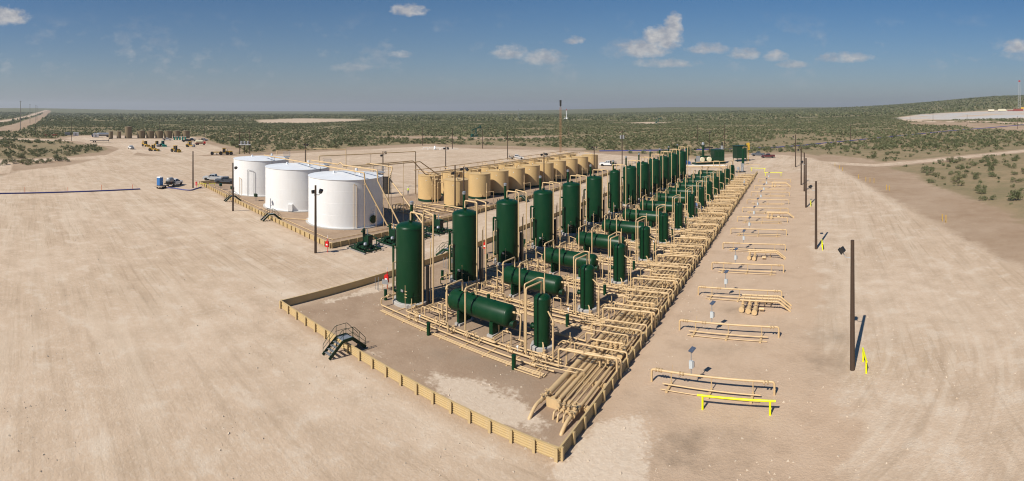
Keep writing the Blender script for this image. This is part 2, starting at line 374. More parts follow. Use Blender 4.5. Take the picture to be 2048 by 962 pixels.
def ground_material():
    m = bpy.data.materials.new('ground_soil'); m.use_nodes = True; nt = m.node_tree; L = nt.links.new; b = nt.nodes['Principled BSDF']
    b.inputs['Roughness'].default_value = .95; b.inputs['Specular IOR Level'].default_value = .15
    tc = nt.nodes.new('ShaderNodeTexCoord'); P = tc.outputs['Object']
    def A(n): a = nt.nodes.new('ShaderNodeAttribute'); a.attribute_name = n; return a.outputs['Fac']
    def Mth(op, a, c=None, d=None, clamp=False):
        n = nt.nodes.new('ShaderNodeMath'); n.operation = op; n.use_clamp = clamp
        for i, x in enumerate((a, c, d)):
            if x is None: continue
            if isinstance(x, (int, float)): n.inputs[i].default_value = x
            else: L(x, n.inputs[i])
        return n.outputs[0]
    def noise(s, det=5, rg=.6, scale=None, rot=0.0, dist=0.0):
        v = P
        if scale or rot:
            mp = nt.nodes.new('ShaderNodeMapping'); mp.inputs['Scale'].default_value = scale or (1,1,1); mp.inputs['Rotation'].default_value = (0,0,rot); L(P, mp.inputs[0]); v = mp.outputs[0]
        n = nt.nodes.new('ShaderNodeTexNoise'); n.inputs['Scale'].default_value = s; n.inputs['Detail'].default_value = det; n.inputs['Roughness'].default_value = rg; n.inputs['Distortion'].default_value = dist; L(v, n.inputs['Vector']); return n.outputs['Fac']
    def mix(f, c1, c2, mode='MIX'):
        n = nt.nodes.new('ShaderNodeMixRGB'); n.blend_type = mode
        for i, x in enumerate((f, c1, c2)):
            if isinstance(x, (int, float)): n.inputs[i].default_value = x
            elif isinstance(x, tuple): n.inputs[i].default_value = (*x, 1)
            else: L(x, n.inputs[i])
        return n.outputs[0]
    def band(x, lo, hi):
        return Mth('DIVIDE', Mth('SUBTRACT', x, lo), hi-lo, clamp=True)
    nb = noise(.05, 3, .6); nm = noise(.35, 4, .65); nf = noise(2.5, 4, .7); ng = noise(14, 2, .7); nh = noise(.012, 5, .6)
    def edge(a, amt=.55): return band(Mth('ADD', a, Mth('MULTIPLY', Mth('SUBTRACT', Mth('ADD', Mth('MULTIPLY', nm, .6), Mth('MULTIPLY', nf, .4)), .5), amt*2)), .38, .62)
    # caliche pad
    c = mix(band(nb, .35, .65), (.605,.468,.342), (.530,.398,.278))
    c = mix(Mth('MULTIPLY', band(nm, .47, .72), .6), c, (.410,.305,.210))
    c = mix(Mth('MULTIPLY', band(nf, .5, .72), .55), c, (.660,.555,.435))
    across = noise(.9, 3, .6, (.05, .75, 1), 0.05); across2 = noise(.22, 3, .6, (.12, .9, 1), -.12)
    along = noise(.9, 3, .6, (.75, .045, 1), .05); along2 = noise(.22, 3, .6, (.9, .1, 1), .08)
    tk = A('trk')
    nturn = Mth('SUBTRACT', 1, A('turn'))
    t1 = Mth('ADD', Mth('MULTIPLY', across, Mth('SUBTRACT', 1, tk)), Mth('MULTIPLY', along, tk)); t2 = Mth('ADD', Mth('MULTIPLY', across2, Mth('SUBTRACT', 1, tk)), Mth('MULTIPLY', along2, tk))
    c = mix(Mth('MULTIPLY', Mth('MULTIPLY', band(t1, .52, .66), nturn), .34), c, (.400,.298,.205))
    c = mix(Mth('MULTIPLY', Mth('MULTIPLY', band(t2, .50, .62), nturn), .42), c, (.660,.540,.410))
    c = mix(Mth('MULTIPLY', Mth('MULTIPLY', band(t1, .40, .30), band(nf, .4, .6)), .5), c, (.680,.580,.460))
    pl = nt.nodes.new('ShaderNodeSeparateXYZ'); L(P, pl.inputs[0]); dx = Mth('ADD', pl.outputs[0], 4.0); dy = Mth('SUBTRACT', pl.outputs[1], 22.0)
    rad = Mth('SQRT', Mth('ADD', Mth('MULTIPLY', dx, dx), Mth('MULTIPLY', dy, dy))); ang = Mth('ARCTAN2', dy, dx)
    pv = nt.nodes.new('ShaderNodeCombineXYZ'); L(rad, pv.inputs[0]); L(Mth('MULTIPLY', ang, 1.6), pv.inputs[1])
    an = nt.nodes.new('ShaderNodeTexNoise'); an.inputs['Scale'].default_value = 1.5; an.inputs['Detail'].default_value = 3; L(pv.outputs[0], an.inputs['Vector']); arc = an.outputs['Fac']; tn = A('turn')
    c = mix(Mth('MULTIPLY', Mth('MULTIPLY', band(arc, .54, .66), tn), .4), c, (.400,.298,.205)); c = mix(Mth('MULTIPLY', Mth('MULTIPLY', band(arc, .46, .36), tn), .32), c, (.690,.580,.450))
    fine = noise(2.6, 3, .65, (.04, .9, 1), .12); fine2 = noise(2.6, 3, .65, (.9, .03, 1), -.1); fn = Mth('ADD', Mth('MULTIPLY', fine, Mth('SUBTRACT', 1, tk)), Mth('MULTIPLY', fine2, tk))
    c = mix(Mth('MULTIPLY', Mth('MULTIPLY', band(fn, .53, .62), band(nb, .42, .6)), .45), c, (.375,.275,.185))
    c = mix(Mth('MULTIPLY', Mth('MULTIPLY', band(nm, .46, .36), band(ng, .4, .6)), .6), c, (.720,.635,.520))
    padc = c
    # graded brown strip
    sc = mix(band(nb, .3, .7), (.515,.368,.250), (.570,.425,.300)); sc = mix(Mth('MULTIPLY', band(nm, .5, .75), .6), sc, (.400,.280,.188)); sc = mix(Mth('MULTIPLY', band(nf, .55, .8), .4), sc, (.580,.455,.340))
    st = edge(A('strip'), .9)
    padc = mix(Mth('MULTIPLY', st, .8), padc, sc)
    # containment floor
    fl = mix(band(nm, .35, .65), (.330,.232,.156), (.405,.295,.206)); fl = mix(Mth('MULTIPLY', band(nf, .5, .75), .5), fl, (.450,.345,.252))
    padc = mix(A('floor'), padc, fl)
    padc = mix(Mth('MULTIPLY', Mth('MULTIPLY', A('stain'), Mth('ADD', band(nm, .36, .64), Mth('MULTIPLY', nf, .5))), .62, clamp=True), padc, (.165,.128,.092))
    padc = mix(Mth('MULTIPLY', edge(A('sand'), 1.0), .72), padc, mix(band(nf, .4, .7), (.650,.530,.405), (.740,.630,.500)))
    # disturbed reddish soil and brush land
    bc = mix(band(nm, .3, .7), (.330,.228,.148), (.400,.292,.198)); bc = mix(Mth('MULTIPLY', band(nb, .4, .65), .6), bc, (.480,.365,.262)); bc = mix(Mth('MULTIPLY', band(nf, .5, .8), .45), bc, (.270,.180,.115))
    bl = mix(band(nb, .32, .68), (.360,.262,.160), (.300,.222,.132)); bl = mix(Mth('MULTIPLY', band(nm, .48, .7), .6), bl, (.235,.195,.100)); bl = mix(Mth('MULTIPLY', band(nf, .5, .72), .5), bl, (.215,.165,.095))
    fr = A('far')
    bl = mix(Mth('MULTIPLY', A('plain'), .72), bl, (.100,.118,.062))
    bl = mix(Mth('MULTIPLY', band(nh, .38, .56), Mth('MULTIPLY_ADD', fr, .5, .25)), bl, (.150,.155,.075)); bl = mix(Mth('MULTIPLY', band(noise(.09, 4, .75), .46, .58), Mth('MULTIPLY_ADD', fr, .45, .25)), bl, (.125,.140,.065))
    col = mix(edge(A('bare')), bl, bc); col = mix(edge(A('pad'), .45), col, padc)
    col = mix(Mth('MULTIPLY', A('pale'), band(nh, .42, .5)), col, (.50,.51,.51))
    L(mix(Mth('MULTIPLY', band(ng, .35, .75), .22), col, mix(1.0, col, (.55,.53,.50), 'MULTIPLY')), b.inputs['Base Color'])
    bp = nt.nodes.new('ShaderNodeBump'); bp.inputs['Strength'].default_value = .4; bp.inputs['Distance'].default_value = .12
    L(noise(4.5, 3, .75), bp.inputs['Height']); L(bp.outputs[0], b.inputs['Normal'])
    return m
build_ground()

# ------------------------------------------------------------------ containment walls
WH = .74
def panel_mesh(L, mat='wall_tan'):
    """one corrugated sheet panel, x along the wall, ribs lying"""
    n = 5; prof = []
    for i in range(n):
        z0 = WH*i/n; h = WH/n
        prof += [(0, z0+.004), (.0, z0+h*.28), (.045, z0+h*.42), (.045, z0+h*.86), (0, z0+h)]
    prof[-1] = (0, WH)
    poly = [(-y, z) for y, z in prof]+[(.05, WH), (.05, 0)]
    vs = [(x, y, z) for x in (.0, L-.006) for y, z in poly]; m = len(poly)
    mb = MB().add(vs, [tuple(range(m)), tuple(range(2*m-1, m-1, -1))]+[(i, i+m, (i+1) % m+m, (i+1) % m) for i in range(m)])
    return mb.mesh('panel', mat, False)
POST = MB().box(-.065, .065, -.17, -.05, -.1, WH+.02).box(-.10, .10, -.19, -.172, -.1, WH+.015).mesh('post', 'wall_tan', False)
def wall(label, p0, p1, step=1.62, flip=False):
    p0, p1 = Vector(p0), Vector(p1); d = p1-p0; n = max(1, round(d.length/step)); L = d.length/n; rz = math.atan2(d.y, d.x)
    t = thing('corrugated_barrier', label, 'barrier', (p0.x, p0.y, 0), rz, 'corrugated containment walls')
    pm = panel_mesh(L)
    for i in range(n):
        link('panel', pm, t, (i*L, 0, 0)) if not flip else link('panel', pm, t, ((i+1)*L, 0, 0), math.pi)
    for i in range(n+1):
        link('post', POST, t, (min(max(i*L, .1), n*L-.1), 0, 0), math.pi if flip else 0)
    cap = MB().box(0, n*L, -.05, .06, WH, WH+.025); cap.build('top_rail', 'wall_tan', t, smooth=False)
    return t
wall('long tan corrugated wall along the front of the green vessel pad, nearest the camera', (-30.6, -.5, 0), (0, 0, 0))
wall('long tan corrugated wall beside the pipe rack, running away from the near corner', (0.03, .03, 0), (-6.3, 134, 0))
wall('tan corrugated wall along the road behind the tall green vessels', (-30.6, -.42, 0), (-37, 126, 0), flip=True)
wall('tan corrugated wall along the open yard in front of the three white tanks', (-115.2, 20.6, 0), (-46.2, 16.2, 0))
wall('tan corrugated wall between the gravel road and the tan tanks', (-46.2, 16.3, 0), (-50.5, 128, 0))
wall('short tan corrugated wall behind the parked pickups by the leftmost white tank', (-115.2, 20.6, 0), (-113, 47, 0), flip=True)
wall('tan corrugated wall behind the white tanks, by the dark screen', (-113, 47, 0), (-74, 49, 0), flip=True)

# ------------------------------------------------------------------ small parts shared by the pipework
def valve_mesh(s=1.0, mat='tan_pipe'):
    mb = MB()
    for x in (-.24, -.19, .19, .24): mb.cyl(((x-.022)*s, 0, 0), ((x+.022)*s, 0, 0), .15*s, 8)
    mb.lathe([(.07*s, -.2*s), (.13*s, -.08*s), (.13*s, .08*s), (.07*s, .2*s)], (0, 0, 0), 8, 'x')
    mb.cyl((0, 0, .05*s), (0, 0, .36*s), .05*s, 6); mb.cyl((0, 0, .13*s), (0, 0, .17*s), .10*s, 8)
    mb.lathe([(.12*s, .36*s), (.135*s, .345*s), (.15*s, .36*s), (.135*s, .375*s)], (0, 0, 0), 10, 'z', False); mb.bar((-.13*s, 0, .36*s), (.13*s, 0, .36*s), .03*s, .02*s)
    return mb.mesh('valve', mat, True, 50)
VALVE = valve_mesh(1.0); VALVE_S = valve_mesh(.7); VALVE_L = valve_mesh(1.55); VALVE_G = valve_mesh(1.0, 'dark_green')
TEE = MB().cyl((0,0,-.12), (0,0,.42), .085, 8).cyl((0,0,.0), (0,0,.05), .16, 8).cyl((0,0,.16), (0,0,.24), .15, 8).cyl((0,0,.36), (0,0,.44), .13, 8).mesh('valve', 'tan_pipe', True, 50)
FLANGE = MB().cyl((-.05,0,0), (-.012,0,0), .15, 10).cyl((.012,0,0), (.05,0,0), .15, 10).mesh('flange', 'tan_pipe', True, 40)
GAUGE = MB().cyl((0,0,0), (0,0,.3), .02, 6).cyl((0,-.05,.36), (0,.04,.36), .09, 10).mesh('gauge', 'white_paint', True, 40)
def valve(t, x, y, z, rz=0, m=None): return link('valve', m or VALVE, t, (x, y, z), rz)
def pipe(t, pts, r, n=8, name='pipe', mat='tan_pipe'): return MB().tube(pts, r, n).build(name, mat, t, angle=50)

# ------------------------------------------------------------------ production trains
TV = [11.2, 20.2, 29.0, 38.3, 47.3, 56.2, 65.3, 74.2, 82.4, 90.6, 98.4, 106.8, 115.9]
NT = len(TV)
def uV(v): return -23.9-.019*v
def uH(v): return -14.35-.026*v
def uS(v): return -7.75-.029*v
def dome(r, z0, z1, h, n=7): return [(r, z0), (r, z1)]+[(max(r*math.cos(math.pi/2*i/n), 0), z1+h*math.sin(math.pi/2*i/n)) for i in range(1, n+1)]
def make_tall(r=1.5, top=8.35):
    t = thing('tall_separator', 'x', 'separator', group='tall green vertical separators in the back row')
    MB().lathe([(r+.35, -.1), (r+.35, .30), (r+.31, .34), (0, .34)], n=28).build('concrete_pad', 'concrete', t)
    sh = MB().lathe([(r, .34), (r, .9)]+dome(r, .9, top-.5, .5), n=44).build('shell', 'green_paint', t)
    MB().lathe([(r+.02, 1.02), (r+.03, 1.05), (r+.02, 1.08)], n=44).build('weld_seam', 'green_paint', sh)
    MB().lathe([(r+.012, top-.52), (r+.025, top-.5), (r+.012, top-.48)], n=44).build('weld_seam', 'green_paint', sh)
    MB().lathe([(r+.006, 4.6), (r+.012, 4.62), (r+.006, 4.64)], n=44).build('weld_seam', 'green_paint', sh)
    ld = MB(); lx = -(r+.22)
    for y in (.1, .55): ld.box(lx-.03, lx+.03, y-.03, y+.03, .4, top-.2)
    for i in range(int((top-.8)/.32)): ld.cyl((lx, .1, .6+.32*i), (lx, .55, .6+.32*i), .018, 5)
    for z in (1.4, 3.4, 5.4, 7.2): ld.box(lx, -r+.02, .08, .12, z, z+.05).box(lx, -r+.02, .53, .57, z, z+.05)
    ld.build('ladder', 'dark_green', t, smooth=False)
    MB().tube([(-r*.72, -r*.72, 5.9), (-r-.12, -r*.62, 5.9), (-r-.12, -r*.62, 1.1), (-r*.72, -r*.72, 1.1)], .13, 8, .2).build('level_column', 'green_paint', t)
    MB().tube([(-r*.45, -r*.88, 5.75), (-r*.52, -r*1.07, 5.75), (-r*.52, -r*1.07, 1.3), (-r*.45, -r*.88, 1.3)], .06, 6, .1).build('sight_glass', 'green_paint', t)
    st = MB().cyl((-r-.15, 1.75, 0), (-r-.15, 1.75, 9.75), .17, 12).build('exhaust_stack', 'green_paint', t)
    MB().cyl((-r-.15, 1.75, 9.75), (-r-.15, 1.75, 9.98), .22, 12).lathe([(.26, 10.0), (.1, 10.12), (0, 10.12)], (-r-.15, 1.75, 0), 12).build('stack_cap', 'steel', st)
    MB().cyl((-r-.45, .95, 2.1), (-r+.3, .8, 2.1), .34, 14).cyl((-r-.52, .96, 2.1), (-r-.45, .95, 2.1), .42, 14).build('manway', 'steel', t)
    MB().cyl((0, 0, top-.05), (0, 0, top+.16), .17, 10).cyl((0, 0, top+.12), (0, 0, top+.2), .26, 10).build('nozzle', 'green_paint', t)
    MB().box(.2, .55, -r-.03, -r+.03, 1.5, 1.72).build('nameplate', 'steel', t, smooth=False)
    return t
def make_horizontal():
    t = thing('horizontal_separator', 'x', 'separator', group='green horizontal separators in the middle row')
    r, hl, zc = .97, 3.65, 1.92; n = 6
    prof = [(r*math.sin(math.pi/2*i/n), -hl-.0+(.42-.42*math.sin(math.pi/2*(1-(1-i/n)))) - 0) for i in range(0)]
    prof = [(max(r*math.sin(math.pi/2*i/n), 0), -hl+.48*(1-math.cos(math.pi/2*i/n))) for i in range(n+1)]
    prof += [(p, -z) for p, z in prof[::-1]]
    sh = MB().lathe(prof, (0, 0, zc), 36, 'x').build('shell', 'green_paint', t)
    MB().lathe([(r+.004, -hl+.47), (r+.012, -hl+.49), (r+.004, -hl+.51)], (0, 0, zc), 36, 'x').build('weld_seam', 'green_paint', sh)
    MB().lathe([(r+.004, -.5), (r+.012, -.48), (r+.004, -.46)], (0, 0, zc), 36, 'x').build('weld_seam', 'green_paint', sh)
    MB().lathe([(r+.004, hl-.51), (r+.012, hl-.49), (r+.004, hl-.47)], (0, 0, zc), 36, 'x').build('weld_seam', 'green_paint', sh)
    for x in (-2.05, 1.75):
        s_ = MB().prism([(x-.19, .2), (x+.19, .2), (x+.19, 1.25), (x-.19, 1.25)], -.82, .82).build('saddle', 'green_paint', t, smooth=False)
        MB().box(x-.32, x+.32, -1.0, 1.0, -.1, .2).build('footing', 'concrete', s_, smooth=False)
    MB().cyl((hl-.2, -.25, zc-.5), (hl+.24, -.25, zc-.5), .26, 14).cyl((hl+.2, -.25, zc-.5), (hl+.27, -.25, zc-.5), .34, 14).build('manway', 'dark_green', t)
    MB().cyl((hl-.1, 0, zc+.42), (hl+.18, 0, zc+.42), .10, 8).build('nozzle', 'tan_pipe', t)
    for x in (-2.6, -1.0): MB().cyl((x, 0, zc+r-.06), (x, 0, zc+r+.10), .13, 10).cyl((x, 0, zc+r+.08), (x, 0, zc+r+.13), .2, 10).build('nozzle', 'green_paint', t)
    MB().cyl((2.0, 0, .25), (2.0, 0, zc-r+.05), .07, 8).build('drain', 'tan_pipe', t)
    return t
def make_scrubber():
    t = thing('small_scrubber', 'x', 'scrubber', group='small green vertical scrubbers beside the pipe rack')
    r, top = .72, 4.6
    MB().lathe([(1.02, -.1), (1.02, .32), (.98, .36), (0, .36)], n=8).build('concrete_pad', 'concrete', t, smooth=False)
    sh = MB().lathe(dome(r, .36, top-.4, .4), n=32).build('shell', 'green_paint', t)
    MB().lathe([(r+.004, .72), (r+.014, .74), (r+.004, .76)], n=32).build('weld_seam', 'green_paint', sh)
    MB().lathe([(r+.004, top-.42), (r+.012, top-.4), (r+.004, top-.38)], n=32).build('weld_seam', 'green_paint', sh)
    MB().cyl((-r-.2, -.1, 1.7), (-r+.2, -.05, 1.7), .2, 12).cyl((-r-.26, -.1, 1.7), (-r-.2, -.1, 1.7), .27, 12).build('manway', 'green_paint', t)
    g = MB()
    for y in (-.1, .14): g.box(r+.10, r+.15, y-.02, y+.02, 1.0, 3.7)
    for i in range(9): g.box(r-.05, r+.16, -.1, .14, 1.1+.3*i, 1.14+.3*i)
    g.build('level_gauge', 'black', t, smooth=False)
    MB().tube([(r*.5, -r*.7, .75), (r*.9, -r*1.2, .75), (r*1.0, -r*1.35, .55), (r*1.0, -r*1.35, .1)], .065, 8).build('drain', 'tan_pipe', t)
    return t
def make_train_piping():
    """all the tan pipework of one train; x as at the nearest train, y measured from the vessel centres"""
    t = thing('process_piping', 'x', 'piping', group='tan process piping of the vessel trains')
    # lines laid on the ground across the front of the train
    for y, r, z in ((-4.0, .038, .10), (-3.86, .038, .10), (-3.72, .045, .12)): pipe(t, [(-24.2, y, z), (-5.4, y, z)], r, 6)
    pipe(t, [(-25.0, -1.0, .9), (-25.0, -3.2, .9), (-25.0, -3.2, .24), (-5.0, -3.2, .24)], 0.073)
    pipe(t, [(-22.15, -.1, .3), (-22.15, -2.45, .3), (-5.0, -2.45, .3)], 0.077)
    pipe(t, [(-21.5, .75, .3), (-21.5, -2.05, .3), (-11.5, -2.05, .3), (-11.5, -1.4, .3)], 0.073)
    pipe(t, [(-13.0, -1.75, .2), (-5.2, -1.75, .2)], 0.065)
    pipe(t, [(-10.3, -.3, .25), (-9.6, -.3, .25), (-9.6, -1.4, .25), (-5.4, -1.4, .25)], 0.065)
    for x in (-23.2, -20.8, -18.4, -16.0, -13.6, -11.2, -8.8, -6.4): MB().box(x-.07, x+.07, -4.15, -1.6, -.05, .06).build('sleeper', 'tan_pipe', t, smooth=False)
    # risers and loops over the tall vessel
    pipe(t, [(-24.05, 0, 8.4), (-24.05, 0, 9.4), (-22.15, -.1, 9.4), (-22.15, -.1, .3)], 0.090, 10)
    pipe(t, [(-23.9, 1.75, .3), (-23.9, 1.75, 9.35), (-21.5, .75, 9.35), (-21.5, .75, .3)], 0.082, 10)
    pipe(t, [(-22.6, 1.5, .2), (-22.6, 1.5, 5.9)], 0.052); pipe(t, [(-22.25, 1.15, .2), (-22.25, 1.15, 6.4)], 0.043, 6)
    pipe(t, [(-24.7, -1.15, 4.25), (-25.15, -1.45, 4.25), (-25.15, -1.45, .3)], 0.073)
    pipe(t, [(-22.6, 1.5, .2), (-22.6, 2.6, .2), (-19.0, 2.6, .2)], 0.052)
    MB().cyl((-22.42, .85, .1), (-22.42, .85, 4.0), .17, 10).build('shaded_pipe', 'black', t)  # upright tube in the tall vessel's shade, that shade painted in as black
    # bypass and control loops between tall vessel and horizontal vessel
    for x0, x1, y, z in ((-21.0, -18.6, -1.35, .75), (-20.6, -18.2, -.75, .55), (-20.4, -17.4, .25, .85)):
        pipe(t, [(x0, y, .15), (x0, y, z), (x1, y, z), (x1, y, .15)], 0.056)
        valve(t, (x0+x1)/2, y, z, 0, VALVE_S)
    pipe(t, [(-19.9, -2.05, .3), (-19.9, -2.05, 1.05), (-19.9, -.2, 1.05), (-18.55, -.2, 1.05), (-18.55, -.2, 1.7)], 0.052)
    pipe(t, [(-21.3, .3, .25), (-18.2, .3, .25), (-18.2, 2.3, .25), (-11.0, 2.3, .25)], 0.065)
    pipe(t, [(-20.2, 1.25, .25), (-10.5, 1.25, .25)], 0.052)
    pipe(t, [(-20.2, 1.25, .25), (-20.2, 1.25, 1.7), (-18.4, .2, 1.7)], 0.052)
    pipe(t, [(-18.6, -1.0, .15), (-18.6, -1.0, 1.55)], 0.065); MB().cyl((-18.6, -1.0, .5), (-18.6, -1.0, .62), .15, 8).cyl((-18.6, -1.0, .62), (-18.6, -1.0, 1.4), .10, 8).cyl((-18.6, -1.0, 1.4), (-18.6, -1.0, 1.55), .14, 8).build('relief_valve', 'tan_pipe', t)
    pipe(t, [(-23.0, -1.75, .2), (-23.0, -1.75, 2.4)], 0.026, 6)
    for z in (1.2, 1.5, 1.8): MB().box(-23.05, -22.75, -1.79, -1.72, z, z+.05).build('sample_fitting', 'tan_pipe', t, smooth=False)
    # loops over the horizontal vessel
    for x, y in ((-16.85, -2.25), (-15.15, -1.65)):
        pipe(t, [(x, y, .28), (x, y, 4.0), (x-.05, 0, 4.0), (x-.05, 0, 2.95)], 0.082, 10)
        link('flange', FLANGE, t, (x, y, 3.75)).rotation_euler = (0, R(90), 0)
    pipe(t, [(-10.75, 0, 2.34), (-10.15, -.1, 2.34), (-10.15, -.3, .25), (-10.9, -.3, .25)], 0.065)
    pipe(t, [(-12.2, 0, .3), (-12.2, -1.75, .25), (-13, -1.75, .25)], 0.065)
    # loops over the scrubber
    pipe(t, [(-8.75, -1.65, .25), (-8.75, -1.65, 5.7), (-8.45, 0, 5.85), (-7.95, .1, 5.85), (-7.95, .1, 4.6)], 0.065)
    pipe(t, [(-8.3, -2.1, .25), (-8.3, -2.1, 5.6), (-8.1, -.05, 5.6), (-8.1, -.05, 4.6)], 0.073)
    pipe(t, [(-7.9, .12, 4.6), (-7.9, .12, 6.3)], 0.039, 6)
    pipe(t, [(-7.35, -.2, 3.25), (-6.05, -1.6, 3.25), (-6.05, -1.6, .25)], 0.073)
    link('flange', FLANGE, t, (-6.05, -1.6, 3.0)).rotation_euler = (0, R(90), 0)
    pipe(t, [(-6.9, .7, .3), (-6.9, 1.5, .3), (-5.2, 1.5, .3), (-5.2, .9, .3)], 0.065)
    pipe(t, [(-9.2, 2.4, .3), (-6.4, 2.4, .3), (-5.1, 2.3, .3), (-5.1, 2.3, 1.05), (-4.3, 2.3, 1.05)], 0.073)
    pipe(t, [(-10.5, 1.25, .25), (-6.5, 1.25, .25)], 0.052)
    # valves along the ground lines
    for x, y, z, m in ((-20.9, -3.2, .24, VALVE), (-19.9, -3.2, .24, VALVE), (-17.9, -3.2, .24, VALVE_S), (-12.6, -3.2, .24, VALVE_S), (-6.9, -3.2, .24, VALVE),
                       (-20.6, -2.45, .3, VALVE), (-19.2, -2.45, .3, VALVE_S), (-18.4, -2.05, .3, VALVE), (-15.9, -2.45, .3, VALVE), (-14.3, -2.45, .3, VALVE), (-13.6, -2.05, .3, VALVE_S), (-9.6, -2.45, .3, VALVE), (-7.4, -2.45, .3, VALVE),
                       (-11.9, -1.75, .2, VALVE_S), (-10.3, -1.75, .2, VALVE), (-8.0, -1.75, .2, VALVE_S), (-7.0, -1.4, .25, VALVE), (-6.1, 1.5, .3, VALVE_S), (-7.9, 2.4, .3, VALVE), (-7.0, 2.4, .3, VALVE_S),
                       (-16.0, 2.3, .25, VALVE), (-13.0, 2.3, .25, VALVE_S), (-16.8, 1.25, .25, VALVE_S)):
        valve(t, x, y, z, 0, m)
    valve(t, -25.0, -2.2, .9, R(90)); valve(t, -22.15, -1.2, .3, R(90)); valve(t, -9.6, -.9, .25, R(90), VALVE_S)
    link('gauge', GAUGE, t, (-19.4, -3.2, .45)); link('gauge', GAUGE, t, (-17.6, -.3, 1.2)); link('gauge', GAUGE, t, (-8.9, -2.45, .5))
    # small bore loop near the rack, running out over the first lines
    pipe(t, [(-8.0, -4.0, .1), (-8.0, -4.3, .1), (-5.6, -4.3, .1), (-5.6, -4.3, .55), (-5.6, -3.5, .55)], 0.043, 6)
    pipe(t, [(-6.6, -3.5, .55), (-3.2, -3.45, .75), (-3.0, -3.45, .75), (-3.0, -3.45, .45)], 0.043, 6)
    pipe(t, [(-6.4, -3.05, .62), (-2.9, -3.05, .85), (-2.55, -3.05, .85), (-2.55, -3.05, .45)], 0.043, 6)
    pipe(t, [(-6.6, -3.5, .55), (-6.6, -2.45, .5)], 0.043, 6)

    # more small-bore risers, drops and bypasses
    for x, y, h, L_ in ((-19.3, .95, 1.5, .9), (-17.6, 1.6, 1.9, 1.2), (-12.8, 1.7, 1.6, 1.4), (-9.9, 1.6, 2.3, .7), (-11.3, -1.2, 1.1, .8), (-9.0, .9, 1.4, .6), (-7.0, -2.9, .9, 1.0), (-13.9, -2.9, .8, 1.3), (-17.3, -2.75, .9, .9)):
        pipe(t, [(x, y, .1), (x, y, h), (x+L_, y+.1, h), (x+L_, y+.1, .1)], 0.043, 6)
        valve(t, x+L_/2, y+.05, h, 0, VALVE_S)
    for x, y, h in ((-20.9, 2.1, 3.2), (-18.9, 2.9, 2.4), (-10.9, .75, 3.0), (-5.6, .4, 1.7), (-21.9, -1.9, 1.4), (-16.0, -3.0, 1.0), (-6.7, -.6, 2.2)):
        pipe(t, [(x, y, .05), (x, y, h)], 0.039, 6)
        MB().cyl((x, y, h*.55), (x, y, h*.55+.12), .11, 8).build('union', 'tan_pipe', t)
    pipe(t, [(-11.0, 2.3, .25), (-9.2, 2.4, .3)], 0.065); pipe(t, [(-20.8, 2.95, .15), (-9.4, 2.95, .15)], 0.039, 6); pipe(t, [(-20.5, 3.2, .15), (-9.4, 3.2, .15)], 0.039, 6); pipe(t, [(-15.5, .95, .2), (-15.5, 3.2, .2)], 0.052, 6)
    pipe(t, [(-12.9, -3.2, .25), (-12.9, -1.75, .25)], 0.052, 6); pipe(t, [(-17.9, -3.7, .2), (-17.9, -2.45, .3)], 0.052, 6); pipe(t, [(-6.5, -3.2, .3), (-6.5, 2.4, .3)], 0.060, 8); pipe(t, [(-5.9, -2.45, .35), (-5.9, 3.4, .35)], 0.052, 8)
    return t
def make_crossover():
    """pipe bridge and valve header of one train over the rack; x as at the nearest train"""
    t = thing('rack_crossover', 'x', 'piping', group='pipe bridges over the rack')
    pipe(t, [(-5.05, -2.45, .25), (-5.05, -2.45, 1.65), (-.42, -1.9, 1.65), (-.42, -1.9, .1)], 0.086, 10)
    pipe(t, [(-4.75, -1.75, .2), (-4.75, -1.75, 1.45), (-2.0, -1.5, 1.45), (-2.0, -1.5, .6)], 0.073)
    pipe(t, [(-1.6, -1.3, .6), (-1.6, -1.3, 1.45), (-.3, -1.45, 1.45), (-.3, -1.45, .1)], 0.069)
    valve(t, -1.0, -1.38, 1.45, 0, VALVE_S); valve(t, -3.2, -1.62, 1.45, 0, VALVE_S)
    pipe(t, [(-4.3, 2.3, 1.05), (-4.3, 1.55, .98), (-3.95, 1.55, .98), (-1.45, 1.85, .98)], 0.073)
    for x in (-3.7, -2.5, -2.1, -1.7): link('valve', TEE, t, (x, 1.56+(x+3.95)*.12, .52))
    pipe(t, [(-5.0, 3.3, .25), (-5.0, 3.3, 1.5), (-.55, 3.6, 1.5), (-.55, 3.6, .1)], 0.065)
    pipe(t, [(-4.9, 3.8, .25), (-4.9, 3.8, 1.25), (-.7, 4.0, 1.25), (-.7, 4.0, .1)], 0.065)
    for y, z, x1, r in ((-.1, 1.2, -.45, .07), (2.9, 1.1, -1.6, .055), (4.8, 1.35, -.6, .06)):
        pipe(t, [(-4.9, y, .2), (-4.9, y, z), (x1, y+.25, z), (x1, y+.25, .3 if x1 < -1 else .1)], r)
        valve(t, -3.4, y+.1, z, 0, VALVE_S)
    link('flange', FLANGE, t, (-4.0, 3.37, 1.5)); link('flange', FLANGE, t, (-1.6, 3.53, 1.5)); link('flange', FLANGE, t, (-3.0, -2.2, 1.65)); link('flange', FLANGE, t, (-1.5, -2.03, 1.65))
    for x in (-2.42, -2.05, -1.68): link('valve', TEE, t, (x, -.65, .5))
    MB().box(-2.75, -1.4, -.95, -.35, .30, .345).build('base_plate', 'tan_pipe', t, smooth=False)
    valve(t, -3.3, .3, .62, R(90), VALVE); valve(t, -2.85, .9, .66, R(90), VALVE)
    valve(t, -2.42, 2.6, .5, R(90)); valve(t, -2.05, 2.9, .5, R(90)); valve(t, -1.68, 2.6, .5, R(90)); valve(t, -1.2, .9, .62, R(90), VALVE_L)
    return t
GREENPOST = MB().cyl((0,0,0), (0,0,1.05), .17, 12).cyl((0,0,1.05), (0,0,1.08), .19, 12).mesh('drip_pot', 'green_paint')
